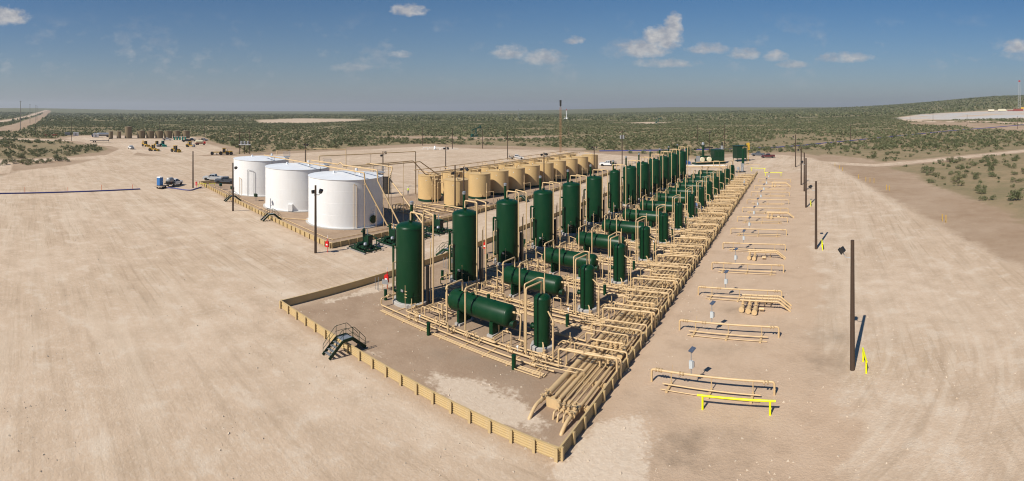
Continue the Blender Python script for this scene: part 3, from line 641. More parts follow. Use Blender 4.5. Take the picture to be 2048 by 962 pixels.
tall = make_tall(); tt = tree_of(tall); thin = make_tall(1.0, 8.45); hor = make_horizontal(); ht = tree_of(hor); scr = make_scrubber(); st_ = tree_of(scr)
pip = make_train_piping(); pt = tree_of(pip); cro = make_crossover(); ct = tree_of(cro)
for k, v in enumerate(TV):
    nm = nth(k, NT); row = 'in its row' if k else 'at the front of its row'
    sh = -.027*(v-11.2); sr = -.046*(v-11.2)
    lab = f'tall green vertical separator with ladder and stack, {nm} {row}'
    if k == 6:
        thin.location = (uV(v)+.2, v, 0); thin['label'] = 'slimmest of the tall green vertical separators, seventh nearest in the back row'
    elif k == 0: tall.location = (uV(v), v, 0); tall['label'] = lab
    else: copy_tree(tt, None, (uV(v), v, 0), 0, lab)
    lab = f'green horizontal separator on two saddles, {nm} {row}'
    if k == 0: hor.location = (uH(v), v, 0); hor['label'] = lab
    else: copy_tree(ht, None, (uH(v), v, 0), 0, lab)
    lab = f'small green vertical scrubber on a grey concrete pad, {nm} {row}'
    if k == 0: scr.location = (uS(v), v, 0); scr['label'] = lab
    else: copy_tree(st_, None, (uS(v), v, 0), 0, lab)
    lab = f'tan process pipes, valves and loops joining the {nm} train of green vessels'
    if k == 0: pip.location = (sh, v, 0); pip['label'] = lab
    else: copy_tree(pt, None, (sh, v, 0), 0, lab, None, .15)
    lab = f'tan pipe bridge and valve header crossing over the rack at the {nm} scrubber'
    if k == 0: cro.location = (sr, v, 0); cro['label'] = lab
    else: copy_tree(ct, None, (sr, v, 0), 0, lab, None, .15)
    for x, y, w in ((-17.28, -4.2, 'in front of the horizontal separator'), (-8.05, -4.2, 'in front of the small scrubber'), (-26.2, -1.6, 'behind the tall separator')):
        tag(link('drip_pot', GREENPOST, None, (x+sh, v+y, 0)), f'short green upright canister {w} of the {nm} train', 'canister', 'short green canisters on the ground')

# ------------------------------------------------------------------ pipe rack beside the wall
def make_rack():
    t = thing('pipe_rack', 'rack of long parallel tan pipes on sleepers running beside the containment wall', 'pipe rack')
    y0, y1 = 4.4, 129.5; sl = -.046; X = lambda x, y: x+sl*(y-8)
    for x, r, z, s in ((-3.75, .21, .52, 4.9), (-3.42, .045, .36, 5.3), (-3.22, .115, .42, 4.6), (-3.02, .04, .35, 5.2), (-2.78, .13, .44, 4.6), (-2.6, .04, .35, 5.4), (-2.4, .075, .39, 4.2), (-2.22, .035, .34, 6.2), (-2.03, .075, .39, 4.2), (-1.86, .035, .34, 6.6), (-1.68, .075, .39, 4.2), (-1.2, .12, .43, 4.2), (-.96, .04, .35, 4.8), (-4.65, .065, .26, 9.2), (-4.42, .05, .26, 17.5)):
        MB().cyl((X(x, s), s, z), (X(x, y1), y1, z), r, 12).build('pipe', 'tan_pipe', t)
    MB().bar((X(-.62, 5), 5, .26), (X(-.62, y1), y1, .26), .10, .32).build('edge_channel', 'tan_pipe', t, smooth=False)
    sm = MB().box(-4.2, -.5, -.15, .15, -.05, .30).mesh('sleeper', 'tan_pipe', False)
    y = 5.0
    while y < y1: link('sleeper', sm, t, (sl*(y-8), y, 0)); y += 3.05
    fm = MB().box(-.55, -.2, -.2, .2, -.05, .14).mesh('footing', 'tan_pipe', False)
    y = 6.5
    while y < y1: link('footing', fm, t, (sl*(y-8), y, 0)); y += 4.5
    # near ends: valves, then elbows into the ground
    for x, r, z, yv, ye, m in ((-3.75, .12, .52, 4.55, 2.4, VALVE), (-1.2, .13, .43, 3.9, 2.1, VALVE_L), (-2.4, .07, .39, 3.95, 3.25, VALVE), (-2.03, .07, .39, 3.95, 3.15, VALVE), (-1.68, .07, .39, 3.95, 3.3, VALVE)):
        x2 = X(x, 5); e = .95 if r > .1 else .28
        MB().tube([(x2, 5.0, z), (x2, ye+e*.2, z), (x2, ye-.0, z-.1), (x2, ye-.12, -.2)] if r < .1 else [(x2, 5.0, z), (x2, ye+.75, z), (x2, ye, -.0), (x2, ye-.05, -.3)], r, 10, r*3).build('end_elbow', 'tan_pipe', t, angle=50)
        link('valve', m, t, (x2, yv, z), R(90))
        if r > .1: link('valve', VALVE, t, (x2, yv-.55, z-.03), R(90))
    MB().box(X(-3.55, 4.9), X(-2.5, 4.9), 4.2, 4.34, .0, .62).build('end_plate', 'tan_pipe', t, smooth=False)
    return t
make_rack()

# ------------------------------------------------------------------ meter runs beyond the wall
MV = [10.2, 19.2, 28.1, 37.0, 46.6, 55.5, 64.7, 73.2, 82.4, 92.5, 102.4, 114.8]
def make_meter():
    t = thing('meter_run', 'x', 'meter run', group='tan meter runs right of the wall')
    pipe(t, [(2.0, 0, -.2), (2.0, 0, .92), (11.0, .15, .92), (11.0, .15, -.2)], .085, 10)
    for x in (2.35, 2.55, 2.75, 4.15, 4.4, 10.3, 10.55): link('flange', FLANGE, t, (x, .02, .92))
    for x in (3.5, 6.5, 9.5):
        MB().cyl((x, .05, .05), (x, .05, .86), .04, 6).box(x-.09, x+.09, -1.15, .1, .02, .14).build('stand', 'tan_pipe', t, smooth=False)
    for y, z in ((-.42, .24), (-.95, .1)): pipe(t, [(3.0, y, z), (10.1, y, z)], .055 if y > -.5 else .04, 8, 'skid_rail')
    MB().cyl((3.6, 0, .92), (3.6, 0, 1.45), .015, 5).build('tapping', 'tan_pipe', t); MB().cyl((10.0, .1, .92), (10.0, .1, 1.2), .015, 5).build('tapping', 'tan_pipe', t)
    return t
met = make_meter(); mt = tree_of(met)
def make_solar():
    t = thing('solar_transmitter', 'x', 'solar panel', group='solar transmitters on the meter runs')
    MB().cyl((0, 0, 0), (0, 0, 1.7), .035, 8).build('mast', 'dull_steel', t)
    MB().bar((-.02, -.22, 1.66), (.18, .18, 1.86), .40, .03).build('solar_panel', 'solar', t, smooth=False)
    bx = MB().box(-.13, .13, -.14, .06, .42, .95).build('transmitter_box', 'box_grey', t, smooth=False)
    MB().box(.14, .24, -.1, .06, .5, .9).build('side_box', 'dull_steel', bx, smooth=False)
    return t
sol = make_solar(); so = tree_of(sol)
for k, v in enumerate(MV):
    dx = -.052*(v-10); nm = nth(k, len(MV))
    lab = f'tan raised meter pipe run on low skid, {nm} of those right of the wall'
    if k == 0: met.location = (dx, v, 0); met['label'] = lab
    else: copy_tree(mt, None, (dx, v, 0), 0, lab)
    lab = f'small solar panel and white box on a mast, on the {nm} meter run'; p = (dx+5.0, v+.05, 1.0)
    if k == 0: sol.location = p; sol['label'] = lab
    else: copy_tree(so, None, p, random.uniform(-.2, .2), lab)
def skid(loc, n, label):
    t = thing('manifold_skid', label, 'manifold', loc, 0, 'manifold skids among the meter runs')
    for j in range(n):
        y = -.75*j
        pipe(t, [(0, y, .92), (3.9, y, .92), (5.1, y-.05, .0)], .10, 10)
        for x in (3.25, 3.5, 3.75): link('flange', FLANGE, t, (x, y, .92))
    for x in (.35, .95, 1.6, 2.2, 2.85): pipe(t, [(x, -.75*(n-1)-.1, .92), (x, .1, .92)], .06, 8)
    for i, x in enumerate((.3, 1.0, 1.65)):
        if i >= max(2, n): continue
        y = -.75*(n-1)-.35
        c = MB().cyl((x, y, .35), (x, y-.5-.25*i, .32), .24, 14).cyl((x, y-.5-.25*i, .32), (x, y-.62-.25*i, .32), .28, 14).build('pig_trap', 'tan_pipe', t, angle=50)
        MB().cyl((x, -.75*(n-1), .35), (x, -.75*(n-1), .9), .12, 8).cyl((x, -.75*(n-1), .55), (x, -.75*(n-1), .62), .2, 10).build('stub', 'tan_pipe', c)
    for x in (2.4, 3.0): MB().cyl((x, -.2, 0), (x, -.2, .85), .05, 6).build('support', 'tan_pipe', t)
    MB().cyl((2.0, -.75*(n-1)-.4, .3), (2.5, -.75*(n-1)-.4, .3), .15, 10).build('end_cap', 'tan_pipe', t)
    return t
skid((6.1, 26.7, 0), 3, 'largest tan manifold skid with three big capped stubs, nearest of the skids')
skid((4.3, 43.4, 0), 2, 'tan manifold skid with two sloping pipes, second nearest, before the fifth meter run')
skid((4.0, 69.5, 0), 2, 'tan manifold skid by the seventh meter run, third nearest of the skids')
skid((1.0, 108.0, 0), 2, 'farthest tan manifold skid, near the far yellow rails')

# ------------------------------------------------------------------ yellow guard rails, light poles
def rail(label, p0, p1, h=1.0, r=.075):
    p0, p1 = Vector(p0), Vector(p1); d = p1-p0; L = d.length
    t = thing('guard_rail', label, 'guard rail', p0, math.atan2(d.y, d.x), 'yellow guard rails')
    MB().cyl((-.25 if L > 3 else -.1, 0, h-r), (L+.25 if L > 3 else L+.1, 0, h-r), r, 10).build('rail', 'yellow_paint', t)
    for x in ((.12, L-.12) if L > 3 else (.1, L-.1)): MB().cyl((x, 0, -.2), (x, 0, h-r), r, 10).build('post', 'yellow_paint', t)
rail('long bright yellow guard rail in front of the nearest meter run', (6.3, 7.85, 0), (11.05, 8.0, 0), 1.0)
rail('yellow guard rail at the far end of the pipe rack', (-9.1, 140.2, 0), (-4.4, 139.6, 0), 1.1)
rail('yellow guard rail behind the farthest meter run', (-3.1, 128.2, 0), (1.9, 128.7, 0), 1.1)
for (x, y), w in zip(((17.7, 13.2), (14.4, 47.2), (12.0, 80.0), (10.0, 109.5)), ('nearest', 'second nearest', 'third nearest', 'farthest')):
    rail(f'short yellow guard rail beside the {w} light pole along the right road', (x, y, 0), (x-.1, y+2.0, 0), 1.05)
def flood():
    return MB().box(-.27, .27, -.16, .14, -.2, .2).box(-.31, .31, -.20, -.16, -.24, .24).mesh('floodlight', 'black', False)
FLOOD = flood()
def light_pole(label, loc, h, lamps, r=.17, mat='pole_brown', group='wooden light poles'):
    t = thing('light_pole', label, 'light pole', loc, 0, group)
    MB().cyl((0, 0, -.3), (0, 0, h), r, 12, r*.72).build('pole', mat, t)
    for (a, tilt, zo) in lamps:
        a = R(a); d = Vector((math.sin(a), math.cos(a), 0)); z = h-1.3+zo
        ar = MB().tube([d*.1+Vector((0,0,z-.35)), d*.55+Vector((0,0,z-.35)), d*.75+Vector((0,0,z))], .03, 6).build('arm', 'dull_steel', t)
        f = link('floodlight', FLOOD, t, d*.8+Vector((0,0,z+.2))); f.rotation_euler = (R(tilt), 0, -a+math.pi)
    return t
NR = ['nearest', 'second nearest', 'third nearest', 'fourth nearest', 'fifth nearest', 'farthest']
for k, (x, y, h) in enumerate(((16.68, 13.9, 10.0), (13.45, 47.9, 9.8), (11.0, 79.1, 10.2), (9.9, 100.0, 9.6), (8.7, 110.5, 10.2), (4.9, 153.5, 11.5))):
    light_pole(f'dark brown wooden light pole along the right road, {NR[k]}', (x, y, 0), h, [(-75, 35, .3)] if k != 3 else [], .2)
light_pole('dark light pole with three floodlights beside the red box at the near white tank corner', (-45.42, 13.1, 0), 9.5, [(-75, 25, .1), (10, 25, .35), (60, 25, .3)], .19)
light_pole('dark light pole in front of the leftmost white tank, one floodlight', (-78.06, 14.5, 0), 9.6, [(70, 30, .2)], .19)
light_pole('plain dark pole by the pickups, left of the white tanks', (-109.2, 16.6, 0), 9.5, [], .2)
light_pole('dark pole with two low floodlights before the first tan tanks', (-53.8, 51.6, 0), 8.9, [(-70, 25, -.6), (60, 25, -1.0)], .17)
light_pole('dark pole with three floodlights just right of the first tan tank', (-52.5, 52.8, 0), 8.6, [(-75, 25, .5), (0, 25, .7), (75, 25, .5)], .17)
light_pole('dark light pole in front of the sixth tan tank', (-53.0, 84.6, 0), 9.3, [(-75, 25, .5), (0, 25, .7), (60, 25, .6), (100, 25, .7)], .17)
light_pole('dark light pole at the far end of the tan tank row', (-55.5, 119.0, 0), 8.8, [(-70, 25, .6), (70, 25, .7)], .17)
light_pole('dark light pole rising behind the tan tank rows in the yard', (-90.0, 88.0, 0), 9.0, [(-75, 25, .5), (0, 25, .7), (75, 25, .5)], .17)
light_pole('dark light pole with two floodlights behind the nearest white tank', (-84.0, 58.0, 0), 9.6, [(-75, 25, .0), (0, 25, .8), (60, 25, .7)], .17)
light_pole('dark light pole behind the gap between the two left white tanks', (-112.0, 52.0, 0), 10.6, [(-75, 25, .5), (75, 25, .5)], .17)
light_pole('light pole behind the compressor, at the far pad edge', (-38.0, 205.0, 0), 10.5, [(-75, 25, .5), (0, 25, .7), (75, 25, .5)], .17)

# ------------------------------------------------------------------ white storage tanks
def white_tank(label, c, feats):
    t = thing('white_storage_tank', label, 'tank', (c[0], c[1], 0), 0, 'large white storage tanks'); r, h = 6.75, 8.3
    MB().lathe([(r+.5, -.1), (r+.5, .12), (r+.42, .16), (0, .16)], n=64).build('gravel_ring', 'concrete', t)
    sh = MB().lathe([(r, .16), (r, h)], n=96).build('shell', 'white_tank', t)
    for z in (2.2, 4.25, 6.3): MB().lathe([(r+.004, z), (r+.018, z+.02), (r+.004, z+.04)], n=96).build('course_seam', 'white_tank', sh)
    MB().lathe([(r+.12, .16), (r+.12, .22), (r, .24)], n=96).build('base_chime', 'white_tank', t)
    rf = MB().lathe([(r+.09, h-.06), (r+.09, h), (r*.5, h+.33), (.0, h+.62)], n=96).build('roof', 'white_roof', t)
    for a, rr in ((.4, 3), (2.0, 4.2), (4.4, 2.2)): MB().cyl((rr*math.cos(a), rr*math.sin(a), h+.3), (rr*math.cos(a), rr*math.sin(a), h+.85), .22, 12).build('vent', 'white_roof', rf)
    for f in feats:
        a = R(f[1]); d = Vector((math.cos(a), math.sin(a), 0)); n = Vector((-d.y, d.x, 0))
        if f[0] == 'hatch':
            hx = MB().cyl(d*(r-.1)+Vector((0,0,1.35)), d*(r+.22)+Vector((0,0,1.35)), .62, 20).build('manway', 'dark_green', t)
            MB().cyl(d*(r+.22)+Vector((0,0,1.35)), d*(r+.3)+Vector((0,0,1.35)), .72, 20).build('manway_cover', 'dark_green', hx)
            MB().tube([d*(r)+Vector((0,0,2.6)), d*(r+.5)+Vector((0,0,2.6)), d*(r+.5)+Vector((0,0,2.0))], .03, 6).build('davit', 'dull_steel', hx)
            MB().cyl(d*(r-.05)+Vector((0,0,3.0)), d*(r+.12)+Vector((0,0,3.0)), .16, 12).build('nozzle', 'white_paint', t)
        if f[0] == 'loop':
            w, z = f[2], f[3]; b0, b1 = d*(r+.16)-n*w/2, d*(r+.16)+n*w/2
            MB().tube([b0+Vector((0,0,.2)), b0+Vector((0,0,z)), b1+Vector((0,0,z-.3)), b1+Vector((0,0,.2))], .05, 8).build('sample_line', 'tan_pipe' if f[4] else 'dull_steel', t)
        if f[0] == 'box': MB().add([p for z in (.2, 1.55) for p in [d*(r-.02)-n*.45+Vector((0,0,z)), d*(r-.02)+n*.45+Vector((0,0,z)), d*(r+.55)+n*.45+Vector((0,0,z)), d*(r+.55)-n*.45+Vector((0,0,z))]], [(0,1,2,3), (4,5,6,7), (0,1,5,4), (1,2,6,5), (2,3,7,6), (3,0,4,7)]).build('cleanout_door', 'white_paint', t, smooth=False)
        if f[0] == 'gauge': MB().cyl(d*(r+.1)+Vector((0,0,.9)), d*(r+.1)+Vector((0,0,h+.3)), .06, 8).cyl(d*(r+.1)+Vector((0,0,.7)), d*(r+.1)+Vector((0,0,1.1)), .13, 8).build('level_gauge', 'dull_steel', t)
    # roof platform with handrails
    a = R(62); d = Vector((math.cos(a), math.sin(a), 0)); n = Vector((-d.y, d.x, 0)); P = lambda i, j, z: d*(r-1.2+i)+n*j+Vector((0, 0, h+z))
    pl = MB().add([P(0,-1.4,.42), P(1.5,-1.4,.42), P(1.5,1.4,.42), P(0,1.4,.42), P(0,-1.4,.48), P(1.5,-1.4,.48), P(1.5,1.4,.48), P(0,1.4,.48)], [(3,2,1,0), (4,5,6,7), (0,1,5,4), (1,2,6,5), (2,3,7,6), (3,0,4,7)]).build('platform', 'dull_steel', t, smooth=False)
    hr = MB()
    for z in (1.0, 1.5): hr.tube([P(0,-1.4,z), P(1.5,-1.4,z), P(1.5,1.4,z), P(0,1.4,z)], .025, 6, .05)
    for i, j in ((0,-1.4), (1.5,-1.4), (1.5,0), (1.5,1.4), (0,1.4)): hr.cyl(P(i,j,.48), P(i,j,1.5), .025, 6)
    hr.build('handrail', 'dull_steel', pl)
    return t
white_tank('nearest and rightmost of the three large white tanks, with green manway', (-59.9, 28.8), [('hatch', 7), ('loop', -22, .5, 7.6, 1)])
white_tank('middle one of the three large white tanks, white box at its foot', (-77.3, 28.9), [('box', -42), ('gauge', 12)])
white_tank('farthest and leftmost of the three large white tanks', (-96.7, 30.0), [('loop', -72, .7, 4.2, 1), ('loop', -47, 1.6, 6.2, 0), ('gauge', -5)])
def overhead(label, pts, r, posts, mat='tan_pipe'):
    t = thing('overhead_pipe', label, 'pipe', (pts[0][0], pts[0][1], 0), 0, 'overhead pipes of the tanks'); o = Vector((pts[0][0], pts[0][1], 0))
    MB().tube([Vector(p)-o for p in pts], r, 10).build('pipe', mat, t)
    for x, y, z0, z1 in posts:
        s_ = MB().cyl(Vector((x, y, z0))-o, Vector((x, y, z1-r))-o, .04, 6).build('support_post', mat, t)
        MB().bar(Vector((x-.25, y, z1-r-.03))-o, Vector((x+.25, y, z1-r-.03))-o, .06, .06).build('bracket', mat, s_, smooth=False)
overhead('long tan pipe over the three white tank roofs, sloping down to the first pump', [(-93.5, 29.2, 9.35), (-52.8, 27.5, 9.5), (-52.8, 27.7, 7.8), (-49.7, 30.1, .7), (-47.2, 30.1, .7)], .13,
         [(-88, 29.1, 8.6, 9.3), (-79, 28.9, 8.8, 9.3), (-72, 28.7, 8.5, 9.3), (-62, 28.6, 8.8, 9.3), (-56, 28.0, 8.4, 9.4), (-52.8, 27.6, .1, 7.7), (-51.3, 28.9, .1, 4.2)])
overhead('second tan pipe over the nearest white tank, sloping down to the second pump', [(-76, 31.6, 9.5), (-66.2, 31.6, 9.5), (-65.4, 31.6, 9.95), (-64.6, 31.6, 9.5), (-52.8, 30.4, 9.7), (-52.7, 30.4, 7.9), (-48.6, 31.9, .7), (-46.9, 31.9, .7)], .13,
         [(-73, 31.6, 8.5, 9.5), (-67, 31.6, .1, 9.5), (-61, 31.25, 8.7, 9.5), (-51.6, 30.8, .1, 5.9), (-50.0, 31.4, .1, 3.1)])
overhead('third tan pipe leaving the nearest white tank roof, sloping down by the dark screen', [(-63.5, 36.4, 9.5), (-63.5, 37.4, 9.5), (-56.8, 37.4, 9.4), (-56.3, 36.2, 7.4), (-45.9, 34.9, .7)], .13, [(-60, 37.4, .1, 9.45), (-57.2, 37.4, .1, 9.4), (-52.0, 35.7, .1, 4.6), (-49.2, 35.3, .1, 2.8)])
overhead('brown overhead pipe from the nearest white tank down to the first tan tank', [(-63.2, 30.5, 9.4), (-63.2, 48.7, 9.35), (-62.9, 52.2, 6.2), (-62.9, 53.4, 6.0)], .11, [(-63.2, 38, .1, 9.4), (-63.2, 42, .1, 9.4), (-63.2, 46, .1, 9.4)])
overhead('brown overhead pipe beside it, ending over the second tan tank', [(-61.0, 33.0, 9.4), (-61.0, 48.7, 9.35), (-60.4, 53.6, 6.2), (-60.2, 54.6, 6.0)], .11, [(-61.0, 40, .1, 9.4), (-61.0, 44, .1, 9.4), (-61.0, 47.6, .1, 9.4)])
overhead('brown vapour pipe behind the two left white tanks', [(-95, 33.5, 9.2), (-95, 33.5, 10.2), (-95, 44, 10.2), (-89, 50, 10.2), (-89, 50, .2)], .10, [(-95, 42, .1, 10.2)])
overhead('brown vapour pipe behind the nearest white tank', [(-76, 33.5, 9.0), (-76, 33.5, 10.3), (-76, 34.6, 10.3), (-72, 58, 10.3), (-72, 58, .2)], .10, [(-74.0, 46, .1, 10.3)])

# ------------------------------------------------------------------ tan tanks in two rows
def make_tan(r=2.57, h=5.6):
    t = thing('tan_storage_tank', 'x', 'tank', group='tan storage tanks in two rows')
    sh = MB().lathe([(r, .5), (r, h)], n=48).build('shell', 'tan_tank', t)
    MB().lathe([(r+.012, -.05), (r+.012, .5), (r, .52)], n=48).build('base_band', 'dark_green', t)
    rf = MB().lathe([(r+.05, h-.05), (r+.05, h), (r*.5, h+.14), (0, h+.26)], n=48).build('roof', 'tan_tank', t)
    MB().cyl((.9, -.8, h+.1), (.9, -.8, h+.42), .2, 12).build('thief_hatch', 'tan_tank', rf)
    MB().tube([(-.4, 0, h+.2), (-.4, 0, h+.6), (-2.2, 0, h+.75)], .07, 8).build('vent_pipe', 'tan_pipe', rf)
    MB().box(1.02, 1.26, -r-.012+.28, -r+.3, h-1.0, h-.82).build('tag', 'white_paint', sh, smooth=False)
    MB().cyl((1.9, -1.8, .9), (2.02, -1.95, .9), .3, 14).build('manway', 'tan_tank', sh)
    return t
tan = make_tan(); tn = tree_of(tan); tan.location = (-55.9, 54.3, 0); tan['label'] = 'nearest tan tank with dark green base band, front row, before the two light poles'
for k in range(9):
    copy_tree(tn, None, (-58.6-.012*k, 65.4+7.15*k, 0), 0, f'tan tank in the front row, {ORD[k+1] if k < 8 else "farthest"} from the near end')
copy_tree(tn, None, (-64.8, 55.4, 0), 0, 'leftmost tan tank at the near end of the back row, under the sloping brown pipes')
for k in range(9):
    copy_tree(tn, None, (-65.9-.012*k, 64.0+7.15*k, 0), 0, f'tan tank in the back row, {ORD[k+1] if k < 8 else "farthest"} from the near end')
def make_catwalk():
    t = thing('tank_top_header', 'rows of tan header pipes on stands above the tan tank roofs', 'piping', (-66, 54, 0))
    for x, z, r in ((-2.4, 6.5, .09), (-.9, 6.75, .08), (1.6, 6.25, .07), (3.0, 6.35, .09), (3.9, 6.2, .08)):
        MB().tube([(x, 0, z), (x, 68, z)], r, 8).build('header_pipe', 'tan_pipe', t)
    y = 1.5
    while y < 68:
        b = MB().bar((-2.6, y, 6.1), (4.2, y, 6.1), .1, .1).build('cross_beam', 'tan_pipe', t, smooth=False)
        for x in (-2.4, 3.4): MB().cyl((x, y, 0), (x, y, 6.1), .05, 6).build('leg', 'tan_pipe', b)
        for x, z in ((-2.4, 6.4), (-.9, 6.65)): MB().cyl((x, y, 6.1), (x, y, z), .03, 6).build('stub', 'tan_pipe', b)
        y += 7.15
    return t
make_catwalk()
def riser_set(loc, label):
    t = thing('tank_risers', label, 'piping', loc)
    for x, y, h in ((0, 0, 5.4), (.4, .3, 5.9), (.8, .1, 5.2), (1.2, .5, 4.6)):
        p = pipe(t, [(x, y, .1), (x, y, h), (x+.9, y+.8, h)], .09)
        MB().cyl((x, y, h*.72), (x, y, h*.78), .15, 8).build('flange', 'tan_pipe', p)
riser_set((-61.6, 53.0, 0), 'cluster of tan risers between the two nearest tan tanks')
def wall_riser(loc, label, h=4.4):
    t = thing('vent_riser', label, 'pipe', loc, 0, 'tan vent risers before the tan tanks')
    pipe(t, [(0, 0, 0), (0, 0, h)], .07); MB().cyl((0, 0, h*.5), (0, 0, h*.62), .14, 8).build('valve', 'tan_pipe', t); pipe(t, [(0, 0, h*.55), (1.2, .9, h*.6), (1.2, .9, 0)], .04, 6, 'branch')
for k, (x, y) in enumerate(((-52.6, 60.5), (-53.3, 76.0), (-54.0, 92.5), (-54.6, 109.0))): wall_riser((x, y, 0), f'thin tan vent riser in front of the tan tanks, {nth(k, 4)}')
def floor_pipes():
    t = thing('ground_piping', 'low tan pipes and valves on the ground between the white and the tan tanks', 'piping', (-56, 45, 0))
    for pts, r in (([(-8, -4, .3), (5.5, -4, .3), (5.5, -8, .3)], .11), ([(-7, -2, .3), (6.5, -2, .3)], .09), ([(-9, 1, .35), (3, 1, .35), (3, 6, .35)], .11), ([(-3, -6, .25), (-3, 5, .25)], .1), ([(1, -5, .25), (1, 6.5, .25)], .1), ([(-6, 3, .3), (7.2, 3, .3), (7.2, -9, .3)], .1),
                   ([(-5, -7, .2), (-5, 1, .2)], .07), ([(5, 5, .3), (5, 12, .3), (8.5, 12, .3)], .12), ([(-6, 5, .35), (2, 4.6, .9), (6, 4.6, .9)], .12), ([(4, -8, .2), (4, 10, .2)], .08), ([(6.3, -6, .2), (6.0, 30, .2)], .07), ([(2, -12, .2), (7.8, -12, .2), (7.8, 9, .2)], .08)):
        pipe(t, pts, r)
    for x, y, a in ((-5, -4, 0), (-3.5, -4, 0), (-1, -4, 0), (-4, -2, 0), (0, -2, 0), (-6, 1, 0), (-4.5, 1, 0), (-2, 1, 0), (-3, -1, 90), (-3, 3.5, 90), (1, 2.2, 90), (1, 4.6, 90), (-4, 3, 0), (-2, 3, 0), (3.5, 3, 0), (5, -6, 90)): valve(t, x, y, .35, R(a))
    for x, y, h in ((-6, -3, 1.1), (-5.2, -3, 1.1), (-4.4, -3, 1.1), (-3.6, -3, 1.1)): pipe(t, [(x, y, .2), (x, y, h), (x, y+2.2, h), (x, y+2.2, .2)], .09)
floor_pipes()
def perimeter():
    t = thing('perimeter_pipe', 'thin tan pipe along the inside of the wall round the white tanks', 'pipe', (-47.2, 17.3, 0))
    pipe(t, [(-64, 4.0, .2), (-2, .2, .2), (0, .3, .2), (-.9, 28, .2)], .07); pipe(t, [(-62, 5.2, .15), (-4.0, 1.5, .15), (-2.5, 1.7, .15), (-3.2, 20, .15)], .06)
    pipe(t, [(-20, 2.6, .2), (-15.5, 6.5, .2)], .07, name='branch')
perimeter()
sc_ = thing('windscreen', 'dark green slatted screen standing behind the nearest white tank', 'screen', (-78.6, 52.6, 0), R(42))
for i in range(9): MB().box(-.2+.3*i, .08+.3*i, -.03, .03, .1, 4.2).build('slat', 'black', sc_, smooth=False)
for z in (.4, 3.9): MB().box(-.25, 2.6, .04, .1, z, z+.12).build('rail', 'black', sc_, smooth=False)
for i, x in enumerate((-104.5, -98.6, -86.5)):
    w = ['left of', 'right of', 'farther right of'][i]
    t = thing('meter_box', f'small dark green meter box on legs, {w} the leftmost tank sample lines', 'box', (x, 22.4+.6*i, 0), R(-8), 'green meter boxes by the white tanks')
    MB().box(-.5, .5, -.28, .28, .9, 1.55).build('housing', 'dark_green', t, smooth=False)
    for sx in (-.4, .4): MB().cyl((sx, 0, 0), (sx, 0, .9), .04, 6).build('leg', 'dull_steel', t)

# ------------------------------------------------------------------ pump skids along the road
def make_pump():
    t = thing('pump_skid', 'x', 'pump', group='green pump skids along the gravel road')
    b = MB()
    for x in (-1.9, 1.75): b.box(x, x+.15, -1.5, 1.5, .16, .38)
    for y in (-1.5, -.5, .5, 1.35): b.box(-1.9, 1.9, y, y+.15, .2, .36)
    b.build('skid_frame', 'dark_green', t, smooth=False)
    MB().box(-1.6, .2, -1.3, 1.3, .36, .42).build('deck', 'dark_green', t, smooth=False)
    for y in (-1.7, 0, 1.6): MB().box(-2.1, 2.2, y-.1, y+.1, 0, .16).build('timber', 'grey_wood', t, smooth=False)
    c = MB().lathe([(.2, .38), (.2, 2.35), (.26, 2.36), (.26, 2.48), (.1, 2.55), (.1, 2.7)], (-1.35, .9, 0), 14).build('column', 'dark_green', t)
    MB().cyl((-1.9, .9, 2.1), (-1.35, .9, 2.1), .14, 10).build('nozzle', 'dark_green', c); MB().cyl((-1.35, .9, 2.7), (-1.35, .9, 3.3), .025, 6).build('rod', 'dark_green', c)
    e = MB().box(-.75, .35, .35, 1.15, .55, 1.95).build('engine_housing', 'dark_green', t, smooth=False)
    MB().box(.352, .42, .45, 1.05, .7, 1.8).build('radiator', 'black', e, smooth=False); MB().cyl((-.4, .8, 1.95), (-.4, .8, 2.75), .09, 8).build('exhaust', 'dull_steel', e)
    MB().cyl((-.5, .0, .75), (-.5, -.9, .75), .3, 12).build('motor', 'dark_green', t); MB().box(.3, 1.0, -1.0, .1, .42, .8).build('pump_body', 'dark_green', t, smooth=False)
    MB().lathe([(.0, 0), (.22, .05), (.28, .2), (.2, .42), (0, .5)], (.75, -.5, .78), 12).build('pulsation_bottle', 'steel', t)
    MB().tube([(-1.35, .9, 1.7), (-.9, 1.35, 1.7), (1.1, 1.3, 1.7), (1.1, 1.3, .5), (1.1, -.4, .5)], .075, 8).build('discharge_pipe', 'dark_green', t)
    MB().tube([(-1.35, .9, .7), (-1.35, -1.0, .7), (.3, -1.0, .6)], .075, 8).build('suction_pipe', 'dark_green', t)
    for x, y in ((-.2, -1.15), (1.1, .3), (1.45, -.9), (-1.35, -.1)): link('valve', VALVE_G, t, (x, y, .62), R(90))
    MB().tube([(-2.0, 1.6, .5), (-2.4, 1.6, .5)], .14, 8).build('inlet_flange', 'tan_pipe', t)
    return t
pu = make_pump(); ptree = tree_of(pu)
for k, v in enumerate((19.9, 25.1, 30.1, 35.0)):
    lab = f'green pump skid on grey timbers beside the road wall, {nth(k, 4)}'
    if k == 0: pu.location = (-42.9, v, 0); pu['label'] = lab
    else: copy_tree(ptree, None, (-43.0, v, 0), 0, lab)

